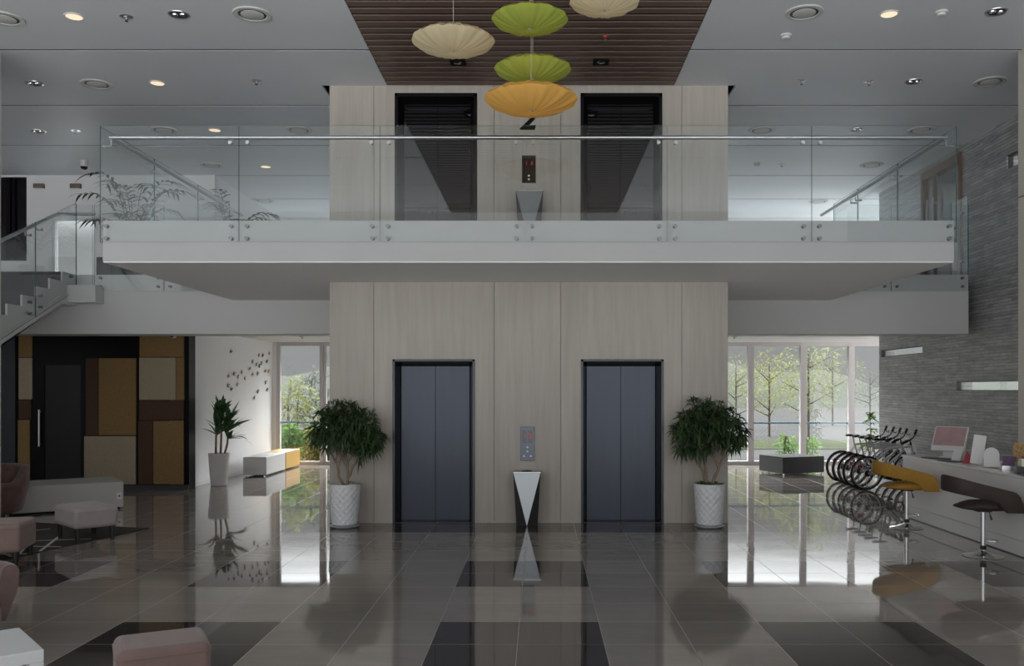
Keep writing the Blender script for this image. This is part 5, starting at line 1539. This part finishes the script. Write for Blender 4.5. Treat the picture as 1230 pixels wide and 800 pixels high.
def bicycle(loc, rot, label):
    t = thing('bicycle', label, 'bicycle', loc, 0, group='row of parked bicycles')
    t.rotation_euler = rot
    RH, FH = Vector((0, 0, WR)), Vector((1.03, 0, WR))
    BB, STp = Vector((0.42, 0, 0.29)), Vector((0.27, 0, 0.74))
    HT, HB = Vector((0.83, 0, 0.80)), Vector((0.87, 0, 0.68))
    m_ = MB()
    m_.tube([BB, STp], 0.016, 10).tube([STp, HT], 0.017, 10).tube([BB, HB], 0.021, 10).tube([HB + (HB - HT) * 0.1, HT + (HT - HB) * 0.1], 0.021, 10)
    for s_ in (-1, 1):
        m_.tube([BB + Vector((0, s_ * 0.03, 0)), Vector((0.0, s_ * 0.055, WR))], 0.010, 8)
        m_.tube([STp + Vector((0, s_ * 0.02, -0.03)), Vector((0.0, s_ * 0.055, WR))], 0.008, 8)
    m_.cyl(BB - Vector((0, 0.04, 0)), BB + Vector((0, 0.04, 0)), 0.024, 12)
    m_.build('frame', 'bike_white', t, smooth=50)
    MB().tube([STp - Vector((0, 0, 0.02)), STp + Vector((-0.05, 0, 0.16))], 0.013, 10).build('seat_post', 'rim', t, smooth=50)
    # saddle
    vs, fs = [], []
    sec = [(-0.13, 0.055, 0.030), (-0.08, 0.06, 0.034), (0.0, 0.035, 0.028), (0.08, 0.026, 0.026), (0.13, 0.016, 0.02)]
    sp = STp + Vector((-0.05, 0, 0.18))
    for (x, w, h) in sec:
        for k in range(10):
            a = 2 * PI * k / 10
            vs.append((sp.x + x, sp.y + w * math.cos(a), sp.z + h * math.sin(a) * (1 if math.sin(a) > 0 else 0.5)))
    for i in range(len(sec) - 1):
        for k in range(10):
            l = (k + 1) % 10
            fs.append((i * 10 + k, i * 10 + l, (i + 1) * 10 + l, (i + 1) * 10 + k))
    fs.append(tuple(range(10))); fs.append(tuple(range(40, 50)))
    MB().add(vs, fs).build('saddle', 'bike_black', t, smooth=70)
    # steering assembly, turned a little to the right
    piv = Vector((0.85, 0, 0.74)); ax = (HT - HB).normalized()
    SM = Matrix.Translation(piv) @ Matrix.Rotation(R(-52), 4, ax) @ Matrix.Translation(-piv)
    m_ = MB()
    for s_ in (-1, 1):
        m_.tube([HB + Vector((0.01, s_ * 0.045, -0.03)), FH + Vector((0, s_ * 0.05, 0))], [0.015, 0.010], 8, mat=SM)
    m_.cyl(HB + Vector((0.01, -0.055, -0.03)), HB + Vector((0.01, 0.055, -0.03)), 0.016, 8, mat=SM)
    m_.build('fork', 'bike_black', t, smooth=50)
    hb = HT + (HT - HB).normalized() * 0.14 + Vector((0.05, 0, 0.02))
    m_ = MB().tube([HT, HT + (HT - HB).normalized() * 0.13, hb], 0.015, 8, mat=SM)
    m_.tube([hb + Vector((-0.05, -0.31, 0.02)), hb + Vector((-0.015, -0.16, 0.02)), hb + Vector((0, -0.04, 0)), hb + Vector((0, 0.04, 0)), hb + Vector((-0.015, 0.16, 0.02)), hb + Vector((-0.05, 0.31, 0.02))], 0.012, 8, mat=SM)
    h_ = m_.build('handlebar', 'bike_black', t, smooth=50)
    for s_ in (-1, 1):
        MB().tube([hb + Vector((-0.020, s_ * 0.185, 0.02)), hb + Vector((-0.058, s_ * 0.35, 0.02))], 0.024, 10, mat=SM).build('grip', 'rubber', h_, smooth=50)
        MB().tube([hb + Vector((0.0, s_ * 0.15, 0.02)), hb + Vector((0.05, s_ * 0.18, -0.01)), hb + Vector((0.03, s_ * 0.27, -0.015))], 0.007, 6, mat=SM).build('brake_lever', 'bike_black', h_)
    wheel(t, RH, None, True)
    wheel(t, FH, SM)
    m_ = MB().cyl(BB + Vector((0, -0.048, 0)), BB + Vector((0, -0.054, 0)), 0.085, 28)
    m_.tube([BB + Vector((0, -0.06, 0)), BB + Vector((0.15, -0.065, -0.07))], 0.009, 8).tube([BB + Vector((0, 0.06, 0)), BB + Vector((-0.15, 0.065, 0.07))], 0.009, 8)
    ck = m_.build('crank', 'bike_black', t, smooth=40)
    for (q, s_) in ((BB + Vector((0.15, -0.11, -0.07)), -1), (BB + Vector((-0.15, 0.11, 0.07)), 1)):
        MB().box(q.x - 0.045, q.x + 0.045, q.y - 0.04, q.y + 0.04, q.z - 0.012, q.z + 0.012).build('pedal', 'rubber', ck, bevel=0.004)
    m_ = MB()
    for (a, b) in ((0.085, 0.05), (-0.085, -0.05)):
        m_.tube([BB + Vector((0, -0.051, a)), RH + Vector((0, -0.040, b))], 0.005, 6)
    m_.build('chain', 'bike_black', t)
    MB().tube([Vector((0.05, 0.05, WR - 0.02)), Vector((0.09, 0.17, 0.012))], 0.008, 8).build('kickstand', 'rim', t)
    MB().lathe([(0, 0.0), (0.026, 0.0), (0.026, 0.012), (0, 0.014)], 14, mat=Matrix.Translation((-0.02, -0.012, 0.60)) @ Matrix.Rotation(-PI / 2, 4, 'Y')).build('rear_reflector', 'reflector', t)
    for a in (2.4,):
        c = RH + Vector((0.20 * math.cos(a), -0.008, 0.20 * math.sin(a)))
        MB().box(-0.045, 0.045, -0.006, 0.006, -0.016, 0.016, mat=Matrix.Translation(c) @ Matrix.Rotation(-a + PI / 2, 4, 'Y')).build('wheel_reflector', 'reflector', t)
    return t
lab = ['bicycle nearest the yellow stool at the front of the row', 'second bicycle in the row counted from the yellow stool', 'third bicycle in the row, in the middle', 'fourth bicycle in the row, next to the farthest', 'farthest bicycle in the row, beside the black bench']
pos = [(1040, 589), (1030, 586), (1023.5, 583.5), (1016.5, 581), (1009, 578.5)]
brot = (R(6), 0, R(8))
B0 = None
for i, (px, py) in enumerate(pos):
    d = FD(py)
    loc = (X(px, d), d, 0.0)
    if i == 0: B0 = bicycle(loc, brot, lab[0])
    else: dup(B0, loc, brot, lab[i])

# ------------------------------------------------------------------ outdoors behind the glazing
struct('ground', MB().box(-60, 60, YW + 0.0, 140, -0.25, -0.03), 'ground', 'pale paving outside the rear windows')
tag(MB().box(-40, 40, YW + 6.0, YW + 11, -0.05, -0.015).build('lawn', 'grass'), 'pale strip of grass outside', 'grass', kind='structure')
def hedge_plant(loc, seed, w, h, mat, label, n, ls, name='garden_shrub', cat='shrub', trunk=0.0, group=None):
    rr = random.Random(seed)
    t = thing(name, label, cat, loc, group=group)
    st = MB()
    for k in range(4 if not trunk else 1):
        a = rr.uniform(0, 6.28)
        q = 0.0 if trunk else w * 0.15
        st.tube([(q * math.cos(a), q * math.sin(a), -0.06), (q * 1.3 * math.cos(a), q * 1.3 * math.sin(a), h * 0.6), (q * math.cos(a), 0, h * 0.85)], [0.05 if trunk else 0.015, 0.035 if trunk else 0.010, 0.01], 6)
    if trunk:
        for k in range(7):
            a = rr.uniform(0, 6.28); z = rr.uniform(trunk * 0.8, h * 0.7)
            st.tube([(0, 0, z), (w * 0.25 * math.cos(a), w * 0.25 * math.sin(a), z + 0.3), (w * 0.42 * math.cos(a), w * 0.42 * math.sin(a), z + 0.5)], [0.025, 0.015, 0.006], 5)
    st.build('stem', 'trunk_out', t)
    lf = MB()
    for _ in range(n):
        v = Vector((rr.gauss(0, 1), rr.gauss(0, 1), rr.gauss(0, 1))).normalized() * rr.random() ** 0.4
        zc = (trunk + h) / 2
        p = Vector((v.x * w / 2, v.y * w / 2, zc + v.z * (h - trunk) / 2))
        lf.leaf(p, (v.x + rr.uniform(-.8, .8), v.y + rr.uniform(-.8, .8), rr.uniform(-.5, 1)), ls * rr.uniform(0.6, 1.3), ls * 0.38, 0.4, roll=rr.uniform(-1, 1))
    lf.build('foliage', mat, t, fix=False)
    return t
# shrubs by the left window
for i, (px, d, w, h, m, n, ls, lab) in enumerate([
        (348, 22.5, 0.55, 1.0, 'leaf_bright', 420, 0.20, 'bright green shrub outside the left window, beside its left frame'),
        (371, 23.4, 0.7, 0.85, 'leaf_yellow', 380, 0.18, 'yellow green shrub outside the left window, in its middle'),
        (390, 22.6, 0.7, 0.75, 'leaf_yellow', 420, 0.18, 'yellow shrub outside the left window, behind the potted tree'),
        (356, 25.5, 1.3, 2.3, 'leaf_pale', 520, 0.20, 'pale green bush behind the bright shrubs outside the left window'),
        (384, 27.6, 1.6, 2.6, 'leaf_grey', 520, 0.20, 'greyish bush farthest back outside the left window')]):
    hedge_plant((X(px, d), d, -0.03), 30 + i, w, h, m, lab, n, ls)
for i, (px, d, w, h, tk, m, n, ls, lab) in enumerate([
        (945, 23.3, 0.5, 0.75, 0, 'leaf_bright', 150, 0.14, 'low green shrub outside behind the black bench, left of its mullion'),
        (973, 23.4, 0.55, 0.65, 0, 'leaf_bright', 150, 0.14, 'low green shrub outside behind the black bench, right of its mullion'),
        (971, 30, 2.2, 3.7, 0.8, 'leaf_pale', 1000, 0.13, 'slim street tree with bare trunk outside the middle pane'),
        (924, 35, 2.4, 3.5, 0.8, 'leaf_yellow', 1000, 0.12, 'yellowish tree outside the second pane from the core'),
        (884, 41, 2.6, 3.6, 0.8, 'leaf_pale', 1000, 0.12, 'pale tree outside beside the elevator core'),
        (1000, 46, 3.2, 4.3, 0.8, 'leaf_pale', 1000, 0.13, 'pale tree outside right of the slim street tree'),
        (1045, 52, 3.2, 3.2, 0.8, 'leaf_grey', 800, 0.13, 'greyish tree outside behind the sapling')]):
    hedge_plant((X(px, d), d, -0.03), 60 + i, w, h, m, lab, n, ls, name='street_tree' if tk else 'garden_shrub', cat='tree' if tk else 'shrub', trunk=tk)
struct('bounce_slab', MB().box(-8, 11, YW + 0.16, YW + 2.2, 3.42, 3.62), 'bounce_slab', 'added unseen grey slab outside the rear glazing, bouncing sky light')  # unseen slab, added to bounce sky light up to the rear ceiling
# rolling far hill
m_ = MB()
nx = 40
vs, fs = [], []
for i in range(nx + 1):
    x = -70 + 140 * i / nx
    hh = 3.6 + 1.6 * math.sin(i * 0.55) + 1.0 * math.sin(i * 1.3 + 1)
    vs += [(x, 90, -0.3), (x, 100, hh), (x, 125, hh * 0.6), (x, 139, -0.3)]
for i in range(nx):
    for k in range(3):
        fs.append((i * 4 + k, (i + 1) * 4 + k, (i + 1) * 4 + k + 1, i * 4 + k + 1))
m_.add(vs, fs)
struct('hill', m_, 'hill', 'pale distant wooded hill outside', smooth=80)

# ------------------------------------------------------------------ world and light
w = bpy.data.worlds.new('daylight')
sc.world = w
w.use_nodes = True
nt = w.node_tree
nt.nodes.clear()
L = nt.links.new
out = N(nt, 'ShaderNodeOutputWorld')
bg = N(nt, 'ShaderNodeBackground')
tc = N(nt, 'ShaderNodeTexCoord')
sp = N(nt, 'ShaderNodeSeparateXYZ')
L(tc.outputs['Generated'], sp.inputs[0])
def mrange(src, a, b, c=0.0, d=1.0):
    n = N(nt, 'ShaderNodeMapRange', interpolation_type='SMOOTHSTEP')
    n.inputs['From Min'].default_value = a; n.inputs['From Max'].default_value = b
    n.inputs['To Min'].default_value = c; n.inputs['To Max'].default_value = d
    L(src, n.inputs['Value'])
    return n.outputs[0]
def fl(v): return mrange(v, 0, 1)
def ma(op, a, b=None):
    n = N(nt, 'ShaderNodeMath', operation=op)
    for i, v in enumerate((a, b)):
        if v is None: continue
        if isinstance(v, (int, float)): n.inputs[i].default_value = v
        else: L(v, n.inputs[i])
    return n.outputs[0]
# made-up sky: rear horizon kept dim, front and high sky brightened to light indoors
LOW, FRONT, HIGH, FGROUND = 0.325, 1.1, 22.0, 3.4
front = mrange(ma('MULTIPLY', sp.outputs['Y'], -1.0), -0.35, 0.25)
elev = mrange(sp.outputs['Z'], 0.14, 0.42)
back = ma('ADD', LOW, ma('MULTIPLY', elev, HIGH - LOW))
below = mrange(sp.outputs['Z'], -0.05, 0.02)
fr = ma('ADD', FGROUND, ma('MULTIPLY', below, FRONT - FGROUND))  # bright ground below the front horizon, added to light ceiling and soffit
val = ma('ADD', ma('MULTIPLY', back, ma('SUBTRACT', 1.0, front)), ma('MULTIPLY', fr, front))
cb = N(nt, 'ShaderNodeCombineXYZ')
L(ma('MULTIPLY', val, 0.985), cb.inputs[0]); L(val, cb.inputs[1]); L(ma('MULTIPLY', val, 1.005), cb.inputs[2])
L(cb.outputs[0], bg.inputs['Color'])
L(bg.outputs[0], out.inputs['Surface'])
sc.cycles.max_bounces = 12
sc.cycles.diffuse_bounces = 6
sc.cycles.transparent_max_bounces = 24
sc.cycles.sample_clamp_indirect = 4.0
